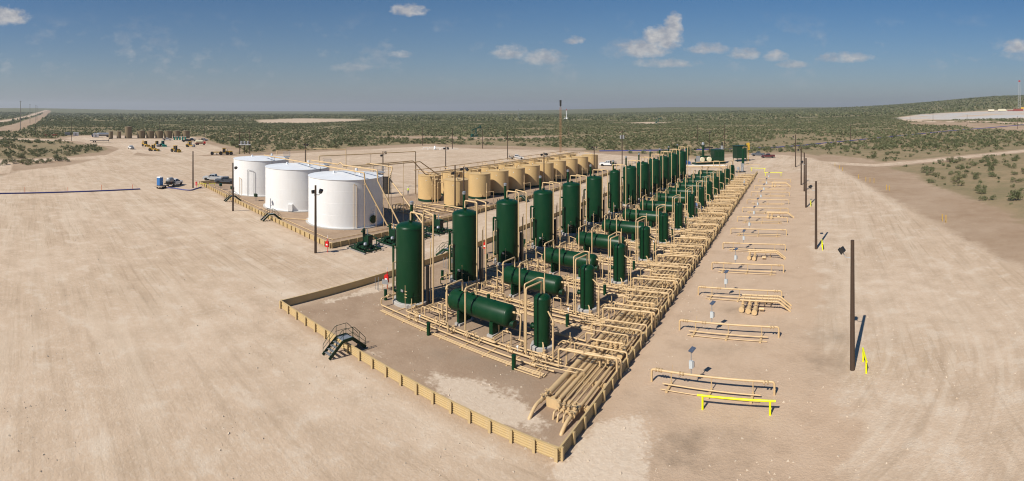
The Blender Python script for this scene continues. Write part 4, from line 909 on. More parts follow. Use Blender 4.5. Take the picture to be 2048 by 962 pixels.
# ------------------------------------------------------------------ crossover stairs, red boxes
def make_stair(wide=.95, half=1.85, h=1.15, top=.5):
    t = thing('crossover_stair', 'x', 'stairs', group='green crossover stairs over the walls')
    for sx in (-1, 1):
        x = sx*wide/2
        sm = MB()
        for a, b in (((x, -half, .06), (x, -top, h)), ((x, -top, h), (x, top, h)), ((x, top, h), (x, half, .06))): sm.bar(a, b, .06, .26, (0, 0, 1))
        sm.build('stringer', 'dark_green', t, smooth=False)
        hr = MB(); o = sx*.03; H = .95
        hr.tube([(x+o, -half+.05, .1), (x+o, -half+.05, .9), (x+o, -top-.1, h+H), (x+o, top+.1, h+H), (x+o, half-.05, .9), (x+o, half-.05, .1)], .024, 6, .12)
        hr.tube([(x+o, -half+.05, .55), (x+o, -top-.05, h+.5), (x+o, top+.05, h+.5), (x+o, half-.05, .55)], .018, 6, .1)
        for y, z in ((-top, h), (top, h)): hr.cyl((x+o, y, z), (x+o, y, z+H), .024, 6)
        for s2 in (-1, 1): hr.cyl((x+o, s2*(half+top)/2, h*.5), (x+o, s2*(half+top)/2, h*.5+.93), .02, 6)
        hr.build('handrail', 'dark_green', t)
    for s2 in (-1, 1):
        for i in range(1, 5):
            f = i/5; y = s2*(half+(top-half)*f); z = h*f+.04
            MB().box(-wide/2+.03, wide/2-.03, y-.13, y+.13, z-.03, z).build('tread', 'steel', t, smooth=False)
    MB().box(-wide/2+.03, wide/2-.03, -top, top, h+.02, h+.06).build('landing', 'steel', t, smooth=False)
    return t
stp = make_stair(); stt = tree_of(stp)
stp.location = (-19.6, -.5, 0); stp['label'] = 'dark green crossover stair over the front wall, nearest the camera'
copy_tree(stt, None, (-67.3, 17.45, 0), R(-4), 'dark green crossover stair over the wall by the middle white tank')
copy_tree(stt, None, (-88.2, 18.75, 0), R(-4), 'dark green crossover stair over the wall by the leftmost white tank')
copy_tree(stt, None, (-31.9, 25.6, 0), R(90), 'green crossover stair over the road wall between the first two tall separators')
copy_tree(stt, None, (-48.1, 67.0, 0), R(90), 'green crossover stair over the wall before the tan tanks')
def red_box(loc, label):
    t = thing('fire_extinguisher_box', label, 'extinguisher box', loc, R(20), 'red extinguisher boxes')
    MB().cyl((0, .12, 0), (0, .12, 1.95), .05, 8).build('post', 'red_paint', t)
    b = MB().box(-.26, .26, -.14, .1, .8, 1.5).prism([(-.26, 1.5), (.26, 1.5), (.16, 1.62), (-.16, 1.62)], -.14, .1).build('box', 'red_paint', t, smooth=False)
    MB().box(-.14, .14, -.155, -.142, 1.05, 1.25).build('window', 'white_paint', b, smooth=False)
    MB().cyl((0, .12, 1.95), (0, .12, 2.4), .035, 6).build('flag_rod', 'white_paint', t)
red_box((-44.7, 14.6, 0), 'red extinguisher box on a post at the near corner of the white tank wall')
red_box((-28.6, 11.8, 0), 'red extinguisher box left of the nearest tall separator')
red_box((-29.2, 30.2, 0), 'red extinguisher box between the second and third tall separators')
red_box((-108.2, 17.2, 0), 'red extinguisher box by the plain pole near the pickups')
for k, v in enumerate((11.6, 22.8, 33.5)):
    t = thing('instrument_stand', f'grey instrument panel on legs behind the tall separators, {nth(k, 3)}', 'stand', (-28.3, v-.3, 0), R(25), 'instrument stands')
    MB().box(-.35, .35, -.03, .03, .75, 1.25).build('panel', 'dull_steel', t, smooth=False)
    for x in (-.33, .33): MB().cyl((x, .05, 0), (x, .05, 1.25), .025, 6).build('leg', 'tan_pipe', t)
    t2 = thing('conduit_stub', f'pair of thin grey conduits standing by the {nth(k, 3)} instrument panel', 'conduit', (-29.4, v-.8, 0), 0, 'conduit stubs')
    for x, h in ((0, 1.3), (.35, .9), (.55, 1.5)): MB().cyl((x, 0, 0), (x, 0, h), .03, 6).build('conduit', 'dull_steel', t2)

paint('rust_brown', (.30, .16, .075), .6, .2, 2)
# ------------------------------------------------------------------ vehicles
def face(u, v, rel):
    """yaw for a thing whose local +x shall point rel degrees clockwise from the line camera to thing"""
    a = math.atan2(v-CV, u-CU); return a-R(rel)
def wheel(t, x, y, r=.4, w=.28):
    s_ = 1 if y > 0 else -1
    ty = MB().lathe([(r*.62, -w/2), (r*.96, -w/2), (r, -w*.3), (r, w*.3), (r*.96, w/2), (r*.62, w/2)], (0,0,0), 20, 'y').build('wheel', 'rubber', t, (x, y, r))
    MB().lathe([(0, -w*.3), (r*.3, -w*.36), (r*.62, -w*.42), (r*.62, w*.42), (r*.3, w*.36), (0, w*.3)], (0,0,0), 14, 'y').build('rim', 'steel', ty)
def pickup(label, u, v, rel, col, bed='open', group='parked pickups and trucks', z=0):
    t = thing('pickup_truck', label, 'pickup', (u, v, z), face(u, v, rel), group)
    W = .96
    # lower body with nose, full length
    low = [(-2.85, .55), (-2.85, .78), (-.9, .82), (2.75, .82), (2.9, .7), (2.9, .48), (2.45, .42), (2.4, .55), (2.25, .78), (1.95, .86), (1.6, .78), (1.45, .5), (-1.35, .46), (-1.5, .78), (-1.8, .86), (-2.15, .78), (-2.3, .5)]
    up = [(-.95, .8), (2.78, .8), (2.86, .95), (2.8, 1.12), (1.25, 1.24), (-.95, 1.26)]
    b = MB().prism(low, -W, W).prism(up, -W+.01, W-.01).build('body', col, t, smooth=False)
    cab = [(-.95, 1.25), (1.28, 1.24), (.55, 1.84), (-.75, 1.87)]
    n = len(cab); vs = []
    for s_ in (-1, 1):
        for x, zz in cab: vs.append((x, s_*(W-.02 if zz < 1.5 else W-.2), zz))
    MB().add(vs, [(0,1,2,3), (7,6,5,4), (0,4,5,1), (1,5,6,2), (2,6,7,3), (3,7,4,0)]).build('cab', col, t, smooth=False)
    def pane(name, pts): MB().add(pts, [tuple(range(len(pts)))]).build(name, 'glass', t, smooth=False)
    pane('windshield', [(1.235, -.82, 1.30), (1.235, .82, 1.30), (.635, .70, 1.80), (.635, -.70, 1.80)])
    pane('rear_window', [(-.945, -.75, 1.33), (-.945, .75, 1.33), (-.80, .66, 1.76), (-.80, -.66, 1.76)])
    for s_ in (-1, 1):
        for x0, x1, x2, x3 in ((.12, 1.02, .52, .12), (-.82, .04, .04, -.72)):
            pane('side_window', [(x0, s_*.952, 1.30), (x1, s_*.952, 1.30), (x2, s_*.80, 1.76), (x3, s_*.80, 1.78)])
        MB().box(2.80, 2.91, s_*.78-.14, s_*.78+.14, .88, 1.06).build('headlight', 'white_paint', t, smooth=False)
        MB().box(-2.87, -2.80, s_*.85-.08, s_*.85+.08, .86, 1.2).build('tail_light', 'red_paint', t, smooth=False)
        MB().box(.85, 1.05, s_*.97-.06+s_*.1, s_*.97+.06+s_*.1, 1.24, 1.44).build('mirror', 'black', t, smooth=False)
    MB().box(2.88, 2.98, -.95, .95, .46, .68).build('bumper', 'steel', t, smooth=False); MB().box(2.83, 2.9, -.6, .6, .8, 1.1).build('grille', 'black', t, smooth=False)
    if bed == 'open':
        bm = MB().box(-2.85, -1.0, -W+.06, W-.06, .82, .9)
        for s_ in (-1, 1): bm.box(-2.85, -.96, s_*(W-.05)-.05, s_*(W-.05)+.05, .8, 1.28)
        bm.box(-2.86, -2.78, -W+.05, W-.05, .8, 1.27).build('bed', col, t, smooth=False)
    elif bed == 'flat':
        f = MB().box(-3.3, -1.05, -1.1, 1.1, .95, 1.07).build('flatbed', 'black', t, smooth=False)
        MB().box(-1.2, -1.08, -1.0, 1.0, 1.07, 1.9).build('headache_rack', 'black', f, smooth=False); MB().box(-2.6, -1.5, -.9, .9, 1.07, 1.65).build('toolbox', 'wood_plank', f, smooth=False); MB().cyl((-3.1, .6, 1.07), (-3.1, .6, 1.8), .12, 8).build('bottle', 'dull_steel', f)
    elif bed == 'tank':
        f = MB().box(-3.4, -1.05, -1.05, 1.05, .85, 1.0).build('flatbed', 'black', t, smooth=False)
        MB().lathe([(0, -1.15), (.5, -1.1), (.72, -.9), (.72, .9), (.5, 1.1), (0, 1.15)], (-2.2, 0, 1.7), 18, 'x').build('vacuum_tank', 'dull_steel', f); MB().box(-3.4, -3.0, -.6, .6, 1.0, 1.5).build('pump', 'black', f, smooth=False)
    for x in (1.95, -1.82):
        for y in (-.84, .84): wheel(t, x, y)
    return t
pickup('silver pickup parked behind the dark grey one, left of the white tanks', -120.5, 26.5, -68, 'truck_silver')
pickup('dark grey pickup parked in front of the silver one by the wall corner', -113.8, 27.6, -80, 'truck_grey')
pickup('white truck with a grey vacuum tank towing the blue toilet trailer', -114.6, 13.2, 32, 'truck_white', 'tank')
pickup('white pickup driving toward the camera on the curved gravel road', -242.6, 27.7, 165, 'truck_white')
pickup('white flatbed service truck parked by a tall pole behind the tan tanks', -103.5, 145.5, 90, 'truck_white', 'flat')
pickup('white service truck half hidden behind the tall separators, far road', -60.7, 141.0, -80, 'truck_white', 'flat')
pickup('grey pickup at the far end of the road, behind the maroon one', -13.7, 195.0, -80, 'truck_grey')
pickup('dark maroon pickup parked at the far end of the road', -8.5, 187.0, -95, 'truck_maroon')
pickup('white pickup with dark cargo parked before the olive tanks', -310.0, 66.0, 90, 'truck_white', 'flat')
pickup('black pickup beside the green toilets, left one of two', -291.0, 73.5, -70, 'truck_black')
pickup('black pickup beside the green toilets, right one of two', -297.0, 79.0, 100, 'truck_black')
pickup('white truck at the right end of the olive tank yard', -296.5, 87.0, 60, 'truck_white', 'flat')

def trailer_with_toilet():
    t = thing('flat_trailer', 'low flat trailer carrying the blue toilet behind the vacuum truck', 'trailer', (-111.3, 8.8, 0), face(-111.3, 8.8, 40))
    MB().box(-1.9, 1.5, -1.0, 1.0, .5, .62).build('deck', 'wood_plank', t, smooth=False); MB().bar((1.5, 0, .5), (3.0, 0, .5), .1, .1).build('drawbar', 'black', t, smooth=False)
    for x in (-.6, .25):
        for y in (-.95, .95): wheel(t, x, y, .33, .2)
def toilet(label, loc, rz, mat, group=None):
    t = thing('portable_toilet', label, 'toilet', loc, rz, group)
    MB().box(-.58, .58, -.58, .58, .08, 2.05).build('cabin', mat, t, smooth=False); MB().box(-.62, .62, -.62, .62, 0, .1).build('base', 'black', t, smooth=False)
    MB().prism([(-.62, 2.05), (.62, 2.05), (.5, 2.25), (-.5, 2.25)], -.62, .62).build('roof', 'white_paint', t, smooth=False)
    d = MB().box(-.4, .4, -.605, -.585, .18, 1.95).build('door', mat, t, smooth=False); MB().box(.28, .34, -.63, -.605, 1.0, 1.15).build('handle', 'white_paint', d, smooth=False)
    MB().cyl((.4, .4, 2.1), (.4, .4, 2.55), .05, 8).build('vent_pipe', 'white_paint', t)
trailer_with_toilet(); toilet('blue portable toilet with white roof standing on the flat trailer', (-111.9, 8.5, .62), face(-112, 8.5, 50), 'potty_blue')
for k in range(5): toilet(f'green portable toilet before the olive tanks, {["leftmost", "second from left", "middle one", "second from right", "rightmost"][k]} of five', (-313.6+.55*k, 72.2+1.75*k, 0), face(-313, 75, 90), 'potty_green', 'green portable toilets')

def machine(label, u, v, rel, kind, mat='machine_yellow'):
    t = thing({'loader': 'wheel_loader', 'backhoe': 'backhoe', 'roller': 'soil_roller', 'tractor': 'tractor', 'scraper': 'motor_grader'}[kind], label, {'scraper': 'grader'}.get(kind, kind), (u, v, 0), face(u, v, rel), 'machines parked before the olive tanks')
    rw = .8 if kind in ('loader', 'scraper') else .72
    MB().prism([(-2.3, .7), (-2.4, 1.7), (-.7, 1.95), (-.6, 1.3), (1.6, 1.2), (1.9, .7)], -.6, .6).build('chassis', mat, t, smooth=False)
    c = MB().prism([(-.7, 1.3), (.75, 1.3), (.55, 3.0), (-.65, 3.0)], -.65, .65).build('cab', 'glass', t, smooth=False)
    MB().box(-.85, .8, -.78, .78, 3.0, 3.14).build('cab_roof', mat, c, smooth=False)
    for x in (-.7, .62):
        for y in (-.66, .66): MB().bar((x, y, 1.3), (x*.95, y, 3.0), .1, .1).build('cab_post', mat, c, smooth=False)
    MB().cyl((-1.6, .2, 1.8), (-1.6, .2, 2.7), .07, 8).build('exhaust', 'black', t)
    if kind == 'roller':
        MB().lathe([(0, -.95), (.72, -.95), (.75, -.9), (.75, .9), (.72, .95), (0, .95)], (1.9, 0, .75), 24, 'y').build('drum', 'dull_steel', t)
        for y in (-1.08, 1.08): MB().bar((.8, y, .8), (2.1, y, .8), .1, .35).build('drum_arm', mat, t, smooth=False)
        for y in (-.85, .85): wheel(t, -1.5, y, rw, .45)
    else:
        for x in (-1.5, 1.45):
            for y in (-.95, .95): wheel(t, x, y, rw if (x < 0 or kind in ('loader', 'scraper')) else .5, .5)
    if kind in ('loader', 'backhoe', 'tractor'):
        for y in (-.5, .5): MB().bar((.6, y, 1.5), (2.7, y, .55), .14, .28).build('lift_arm', mat, t, smooth=False)
        MB().prism([(2.6, .15), (3.6, .15), (3.5, .25), (2.85, .3), (2.8, 1.1), (2.65, 1.15)], -1.25, 1.25).build('bucket', mat, t, smooth=False)
    if kind == 'backhoe':
        MB().bar((-2.3, 0, 1.2), (-2.9, 0, 3.3), .25, .3).bar((-2.9, 0, 3.3), (-4.0, 0, 2.0), .2, .25).bar((-4.0, 0, 2.0), (-3.8, 0, 1.3), .5, .4).build('boom', mat, t, smooth=False)
    if kind == 'scraper':
        MB().bar((1.6, 0, 1.3), (5.2, 0, 1.3), .3, .45).build('front_frame', mat, t, smooth=False); MB().bar((3.0, -1.7, .5), (3.5, 1.7, .5), .1, .65).build('blade', 'dull_steel', t, smooth=False)
        for y in (-.95, .95): wheel(t, 5.3, y, .75, .45)
        MB().prism([(-3.6, .9), (-2.4, .8), (-2.4, 1.9), (-3.9, 1.8)], -.9, .9).build('engine_hood', mat, t, smooth=False)
        for y in (-.95, .95): wheel(t, -3.2, y, .8, .5)
    return t
machine('yellow backhoe, leftmost of the parked machines', -258.8, 39.2, 150, 'backhoe')
machine('yellow loader turned to the right, in front of the backhoe', -227.5, 35.8, 120, 'tractor')
machine('small yellow roller between the backhoe and the green tractor', -257.2, 45.3, 160, 'roller')
machine('small green tractor right of the yellow roller', -256.7, 48.6, 160, 'tractor', 'potty_green')
machine('large yellow wheel loader in the middle of the dirt yard', -218.9, 44.6, 140, 'loader')
machine('yellow roller parked before the red tank trailer', -248.4, 61.8, 110, 'roller')
machine('long yellow grader by the transformer poles, left of the white tanks', -196.0, 60.5, -92, 'scraper')
def red_trailer():
    t = thing('tank_trailer', 'red and grey tank trailer at the right of the machine yard', 'trailer', (-262, 72.5, 0), face(-262, 72.5, 92))
    MB().box(-3.2, 3.2, -1.1, 1.1, .75, 1.0).build('frame', 'rust_red', t, smooth=False); MB().lathe([(0, -2.8), (.7, -2.7), (.95, -2.4), (.95, 1.4), (.7, 1.7), (0, 1.8)], (0, 0, 2.0), 18, 'x').build('tank', 'cream', t)
    MB().box(1.9, 3.1, -1.0, 1.0, 1.0, 2.0).build('pump_house', 'red_paint', t, smooth=False)
    for x in (-2.2, -1.2, 2.2):
        for y in (-.95, .95): wheel(t, x, y, .5, .35)
red_trailer()
def semi():
    t = thing('tanker_truck', 'dark blue tractor with a silver tanker left of the olive tanks', 'truck', (-362, 27.5, 0), face(-362, 27.5, -85), 'parked pickups and trucks')
    MB().prism([(2.2, .7), (5.4, .7), (5.5, 1.7), (4.0, 1.9), (3.7, 3.1), (2.2, 3.4)], -1.15, 1.15).build('tractor_cab', 'truck_blue', t, smooth=False)
    MB().add([(4.02, -.95, 1.95), (4.02, .95, 1.95), (3.76, .9, 2.95), (3.76, -.9, 2.95)], [(0,1,2,3)]).build('windshield', 'glass', t, smooth=False)
    MB().box(-8.0, 2.4, -.5, .5, .8, 1.1).build('frame', 'black', t, smooth=False)
    MB().lathe([(0, -8.3), (.9, -8.2), (1.15, -7.9), (1.15, 1.0), (.9, 1.3), (0, 1.4)], (0, 0, 2.2), 20, 'x').build('tank', 'steel', t)
    for x in (4.7, 2.4, 1.2, -6.2, -7.3):
        for y in (-1.0, 1.0): wheel(t, x, y, .52, .4)
semi()
def gooseneck():
    t = thing('gooseneck_trailer', 'long dark gooseneck flatbed trailer standing on the pale yard', 'trailer', (-299, 20.0, 0), face(-299, 20, 90), 'parked pickups and trucks')
    MB().box(-7.0, 5.0, -1.2, 1.2, .95, 1.2).build('deck', 'black', t, smooth=False)
    MB().bar((4.6, 0, 1.1), (5.2, 0, 2.4), .8, .3).bar((5.2, 0, 2.4), (7.2, 0, 2.4), .5, .3).bar((7.1, 0, 2.4), (7.1, 0, 1.8), .2, .2).build('gooseneck', 'black', t, smooth=False)
    for x in (-4.6, -3.5):
        for y in (-1.0, 1.0): wheel(t, x, y, .42, .35)
    for y in (-.6, .6): MB().cyl((4.8, y, 0), (4.8, y, 1.0), .06, 6).build('landing_leg', 'black', t)
gooseneck()

# ------------------------------------------------------------------ far olive tank battery
def olive(label, u, v, r, h):
    t = thing('olive_tank', label, 'tank', (u, v, 0), 0, 'far olive storage tanks')
    MB().lathe([(r, 0), (r, h)], n=32).build('shell', 'olive_tank', t); MB().lathe([(r+.06, h-.06), (r+.06, h), (0, h+.35)], n=32).build('roof', 'olive_tank', t)
    MB().lathe([(r+.02, 0), (r+.02, .35), (r, .36)], n=32).build('base_band', 'black', t)
for k, (u, v, r, h) in enumerate(((-343.5, 33.5, 1.6, 5.0), (-342.5, 39.2, 1.6, 5.0), (-342, 46, 2.6, 8.4), (-340.2, 55.1, 2.8, 5.4), (-338.8, 61.4, 2.8, 5.3), (-337.2, 67.7, 2.8, 5.3), (-335.6, 73.9, 2.8, 5.3), (-333.9, 79.8, 2.8, 5.3), (-331.9, 86.2, 2.8, 5.3))):
    lab = ['leftmost small olive tank of the far battery', 'second small olive tank of the far battery', 'tallest olive tank of the far battery'][k] if k < 3 else f'wide olive tank of the far battery, {["first", "second", "third", "fourth", "fifth", "rightmost"][k-3]} right of the tallest'
    olive(lab, u, v, r, h)
t = thing('battery_catwalk', 'dark steel catwalk pipe above the far olive tanks', 'catwalk', (-343, 53, 0), math.atan2(35, 9.5))
MB().bar((0, 0, 6.1), (36, 0, 6.1), .5, .12).build('walkway', 'black', t, smooth=False)
for x in (0, 7.2, 14.4, 21.6, 28.8, 36): MB().cyl((x, 0, 0), (x, 0, 6.1), .09, 6).build('leg', 'black', t)
t = thing('battery_flare_stair', 'dark slanted stair beside the tallest olive tank', 'stairs', (-346, 49.5, 0), math.atan2(34, 9)); MB().bar((0, 0, 8.6), (7.5, 0, 4.8), .6, .12).build('stringer', 'black', t, smooth=False); MB().cyl((7.4, 0, 0), (7.4, 0, 4.8), .08, 6).build('leg', 'black', t); MB().cyl((.1, 0, 0), (.1, 0, 8.5), .08, 6).build('leg', 'black', t)
for k, (u, v, m, s_) in enumerate(((-383, 12, 'white_paint', 2.6), (-392, 6, 'dull_steel', 2.4), (-357, 24.5, 'white_paint', 2.8))):
    t = thing('site_container', ['white site container behind the blue tractor', 'grey site container behind the blue tractor, farther left', 'white site tank behind the small olive tanks'][k], 'container', (u, v, 0), face(u, v, 90))
    MB().box(-2.2, 2.2, -1.2, 1.2, .15, s_).build('body', m, t, smooth=False); MB().box(-2.25, 2.25, -1.25, 1.25, s_, s_+.12).build('roof', m, t, smooth=False); MB().box(-.5, .5, -1.23, -1.205, .2, 2.1).build('door', 'dull_steel', t, smooth=False)
t = thing('pipe_bundle', 'red pipes and pallets stacked left of the blue tractor', 'pipes', (-385, -8, 0), face(-385, -8, 90))
for i in range(7): MB().cyl((-6+.3*(i % 3), -1.2+.4*i, .4+.35*(i % 2)), (6, -1.2+.4*i, .4+.35*(i % 2)), .18, 8).build('pipe', 'rig_red', t)

# ------------------------------------------------------------------ poles, masts, lines
def util_pole(label, u, v, h, arm=True, mat='pole_brown', r=.16, extra=None):
    z = tz(u, v); t = thing('utility_pole', label, 'pole', (u, v, z), face(u, v, 0)+R(90), 'utility poles')
    MB().cyl((0, 0, -.6), (0, 0, h), r*1.2, 10, r*.75).build('pole', mat, t)
    if arm:
        a = MB().box(-1.2, 1.2, -.06, .06, h-.9, h-.75).build('crossarm', mat, t, smooth=False)
        for x in (-1.1, 0, 1.1): MB().cyl((x, 0, h-.75), (x, 0, h-.5), .05, 6).build('insulator', 'dull_steel', a)
    if extra == 'transformers':
        for x in (-.5, .5): MB().cyl((x, -.25, h-3.6), (x, -.25, h-2.3), .34, 14).build('transformer', 'dull_steel', t)
for lab, u, v, h, arm, ex in (('dark utility pole at the back edge of the yard, left of the pumpjack', -191, 178, 10.5, 0, 0), ('dark utility pole at the back edge of the yard, second left of the pumpjack', -161, 170, 10.5, 0, 0), ('dark utility pole right of the pumpjack', -151.3, 183, 9.5, 0, 0),
        ('dark utility pole far behind the brown tower', -147.5, 270, 10.5, 0, 0), ('dark pole beside the white flatbed service truck', -106, 142.5, 11.6, 0, 0), ('pole with two grey transformers behind the middle tall separators', -57.2, 146, 13.2, 1, 'transformers'),
        ('dark pole left of the compressor, at the pad edge', -62.8, 281, 11, 0, 0), ('dark utility pole on the right plain along the blue line, nearest', 32.9, 306, 11, 0, 0), ('dark utility pole before the far grey ponds, leftmost', 114.8, 827, 12, 0, 0), ('dark utility pole before the far grey ponds, second', 122.2, 740, 12, 0, 0),
        ('dark utility pole before the far grey ponds, third', 135.2, 663, 12, 0, 0), ('dark utility pole before the far grey ponds, fourth', 155, 606, 13, 0, 0), ('dark utility pole before the far grey ponds, fifth', 168.9, 499, 12, 0, 0), ('dark utility pole at the right edge, before the drilling rig', 189.5, 405, 12, 0, 0),
        ('dark utility pole by the far left road to the olive tanks', -383, -20, 9.5, 0, 0), ('slim dark pole with a small sign left of the gooseneck trailer', -316, 3, 12, 0, 0), ('dark utility pole behind the olive tanks, left', -420, 90, 10, 0, 0), ('dark utility pole behind the olive tanks, right', -345, 105, 12, 1, 0), ('dark utility pole right of the compressor', -34.8, 226, 13, 0, 0)):
    util_pole(lab, u, v, h, arm, 'pole_brown', .17, ex)
for lab, u, v, h in (('tallest grey transmission pole at the far left, nearest', -503.5, -33.7, 30), ('grey transmission pole at the far left, second', -763, -23.5, 30), ('grey transmission pole at the far left, third', -794, -14, 29), ('grey transmission pole at the far left, farthest', -1048, -8, 30)):
    util_pole(lab, u, v, h, True, 'grey_wood', .32)
t = thing('transformer_platform', 'two dark poles holding a platform of three grey transformers behind the leftmost white tank', 'transformers', (-196.5, 71, 0), face(-196.5, 71, 90))
for x in (-2.3, 2.3): MB().cyl((x, 0, -.3), (x, 0, 10.8), .2, 10, .15).build('pole', 'pole_brown', t)
MB().cyl((0, 0, -.3), (0, 0, 4.2), .16, 8).build('pole', 'pole_brown', t)
MB().box(-2.7, 2.7, -.7, .7, 4.2, 4.5).build('platform', 'white_paint', t, smooth=False)
for x in (-1.5, 0, 1.5): MB().lathe([(0, 4.5), (.5, 4.5), (.5, 5.8), (.35, 5.95), (0, 6.0)], (x, 0, 0), 16).build('transformer', 'dull_steel', t)
for z in (7.5, 9.8): MB().box(-2.6, 2.6, -.08, .08, z, z+.15).build('crossarm', 'pole_brown', t, smooth=False)
t = thing('flare_tower', 'tall slim brown flare tower with a dark burner on top', 'tower', (-106.2, 186.4, 0), 0)
for i in range(3):
    a = 2*math.pi*i/3; MB().cyl((.56*math.cos(a), .56*math.sin(a), 0), (.5*math.cos(a), .5*math.sin(a), 21.6), .055, 8).build('leg', 'rust_brown', t)
for i in range(14): MB().lathe([(.5, 1.5*i+.53), (.53, 1.5*i+.5), (.56, 1.5*i+.53), (.53, 1.5*i+.56)], n=6, caps=False).build('brace_ring', 'rust_brown', t)
MB().cyl((0, 0, 0), (0, 0, 22), .09, 10).build('riser', 'rust_brown', t); MB().cyl((0, 0, 22), (0, 0, 25), .42, 12, .5).build('burner', 'black', t)
for lab, u, v, h, m in (('red and white striped mast on the far horizon', -560, 1010, 24, 1), ('thin grey mast on the far horizon left of the flare tower', -690, 1000, 24, 0)):
    z = tz(u, v); t = thing('radio_mast', lab, 'mast', (u, v, z))
    for i in range(6): MB().cyl((0, 0, h*i/6), (0, 0, h*(i+1)/6), .8 if m else .35, 8).build('section', 'rig_red' if (m and i % 2 and i > 3) else 'white_paint' if m else 'dull_steel', t)
    MB().box(-5, 5, -3, 3, 0, 3).build('base_cabin', 'white_paint', t, smooth=False)
def pumpjack(label, u, v, rel, s_=1.0):
    t = thing('pumpjack', label, 'pumpjack', (u, v, tz(u, v)), face(u, v, rel), 'green pumpjacks'); m = 'pump_green'
    MB().box(-5*s_, 3.6*s_, -1.0*s_, 1.0*s_, 0, .5*s_).build('base', m, t, smooth=False)
    leg = MB()
    for y in (-.9, .9): leg.bar((.9*s_, y*s_, .5*s_), (0, y*.3*s_, 6.2*s_), .25*s_, .25*s_).bar((-1.4*s_, y*s_, .5*s_), (0, y*.3*s_, 6.2*s_), .22*s_, .22*s_)
    leg.box(-.3*s_, .3*s_, -.5*s_, .5*s_, 6.0*s_, 6.35*s_).build('samson_post', m, t, smooth=False)
    MB().bar((-3.6*s_, 0, 5.2*s_), (3.4*s_, 0, 7.6*s_), .45*s_, .6*s_).build('walking_beam', m, t, smooth=False)
    MB().prism([(3.1*s_, 7.2*s_), (3.4*s_, 8.9*s_), (3.9*s_, 8.8*s_), (4.5*s_, 7.8*s_), (4.6*s_, 6.9*s_), (4.3*s_, 6.3*s_), (3.6*s_, 6.9*s_)], -.25*s_, .25*s_).build('horsehead', m, t, smooth=False)
    MB().cyl((4.5*s_, 0, .3), (4.5*s_, 0, 6.5*s_), .05*s_, 6).build('polished_rod', 'steel', t)
    MB().box(-4.0*s_, -2.2*s_, -.6*s_, .6*s_, .5*s_, 2.4*s_).build('gearbox', m, t, smooth=False)
    for y in (-.85, .85):
        MB().prism([(-3.3*s_, 2.3*s_), (-2.9*s_, 2.3*s_), (-2.3*s_, .9*s_), (-2.7*s_, .4*s_), (-3.9*s_, .4*s_), (-4.2*s_, 1.0*s_)], y*s_-.12*s_, y*s_+.12*s_).build('counterweight', m, t, smooth=False)
        MB().bar((-3.2*s_, y*.9*s_, 2.0*s_), (-3.5*s_, y*.4*s_, 5.2*s_), .14*s_, .14*s_).build('pitman_arm', m, t, smooth=False)
pumpjack('green pumpjack standing in the brush beyond the yard', -227, 270, 60)
pumpjack('small far green pumpjack on a pale pad behind the compressor', -237, 722, 70, 1.1)
t = thing('pipe_manifold', 'low white pipe manifold at the back of the open yard', 'piping', (-163, 159, 0), face(-163, 159, 90))
for i in range(4): MB().tube([(-6+3*i, 0, 0), (-6+3*i, 0, 1.3), (-3.6+3*i, 0, 1.3), (-3.6+3*i, 0, 0)], .12, 6).build('pipe', 'white_paint', t)
MB().tube([(-7, 1, .4), (12, 1, .4)], .12, 6).build('header', 'white_paint', t); MB().lathe([(0, 0), (.5, .1), (.5, 1.6), (.2, 2.0), (0, 2.0)], (0, 1.5, 0), 10).build('valve_body', 'white_paint', t)
def hose(label, pts, r, mat='hose_blue'):
    o = MB().tube([(x, y, tz(x, y)+r*.8) for x, y in pts], r, 8, r*6).build('lay_flat_hose', mat); tag(o, label, 'hose', 'blue hoses on the ground')
hose('blue hose lying straight across the left edge of the yard', [(-105, -44), (-106.4, -31.9), (-108.6, -14), (-110.4, 2.9)], .17)
hose('short blue hose curving from the toilet trailer to the wall corner', [(-111.4, 9.3), (-109.5, 11.6), (-106.0, 13.4), (-105.0, 14.6), (-107.0, 16.6), (-109.3, 18.9)], .15)
hose('long blue hose along the far edge of the yard, across the right plain', [(-91, 198), (-76, 207.5), (-28, 234), (-8.5, 247), (2, 259), (17, 284), (33, 306), (75, 366), (129, 419), (160, 432), (216, 453)], .3)
for k, (x, y) in enumerate(((-105.9, -39), (-107.2, -26), (-108.1, -15.5), (-109.3, -7), (-110.0, 1))):
    t = thing('marker_stake', f'thin red marker stake along the blue hose, {["leftmost", "second from left", "middle one", "second from right", "rightmost"][k]}', 'stake', (x-.6, y, 0), 0, 'marker stakes by the hose')
    MB().cyl((0, 0, 0), (0, 0, 1.3+.25*(k % 2)), .05, 6).build('stake', 'orange', t); MB().box(-.03, .2, -.02, .02, 1.05, 1.3).build('flag', 'rust_red', t, smooth=False)
for k, (x, y) in enumerate(((18.9, 155.3), (20.3, 147), (21.0, 141.8), (24.9, 122.1), (26.6, 116.5), (27.6, 114.7), (28.6, 113.5), (30.5, 101), (31.0, 99.6), (35.8, 63.6), (36.2, 62.4), (112, 330), (64, 400))):
    t = thing('marker_post', f'thin yellow marker post on the right edge of the road, {nth(k, 13)}' if k < 11 else ['thin yellow marker on the far right plain, nearer one', 'thin yellow marker on the far right plain, farther one'][k-11], 'marker post', (x, y, tz(x, y)), 0, 'yellow marker posts')
    MB().cyl((0, 0, 0), (0, 0, 1.25), .07, 8).build('post', 'machine_yellow', t); MB().cyl((0, 0, 1.25), (0, 0, 1.32), .09, 8).build('cap', 'machine_yellow', t)
rail('pale yellow rail at the wall corner by the red box', (-110.35, 18.37, 0), (-109.65, 20.34, 0), .9, .05)
rail('short pale yellow rail in front of the dark grey pickup', (-109.74, 21.35, 0), (-109.63, 22.86, 0), .9, .05)

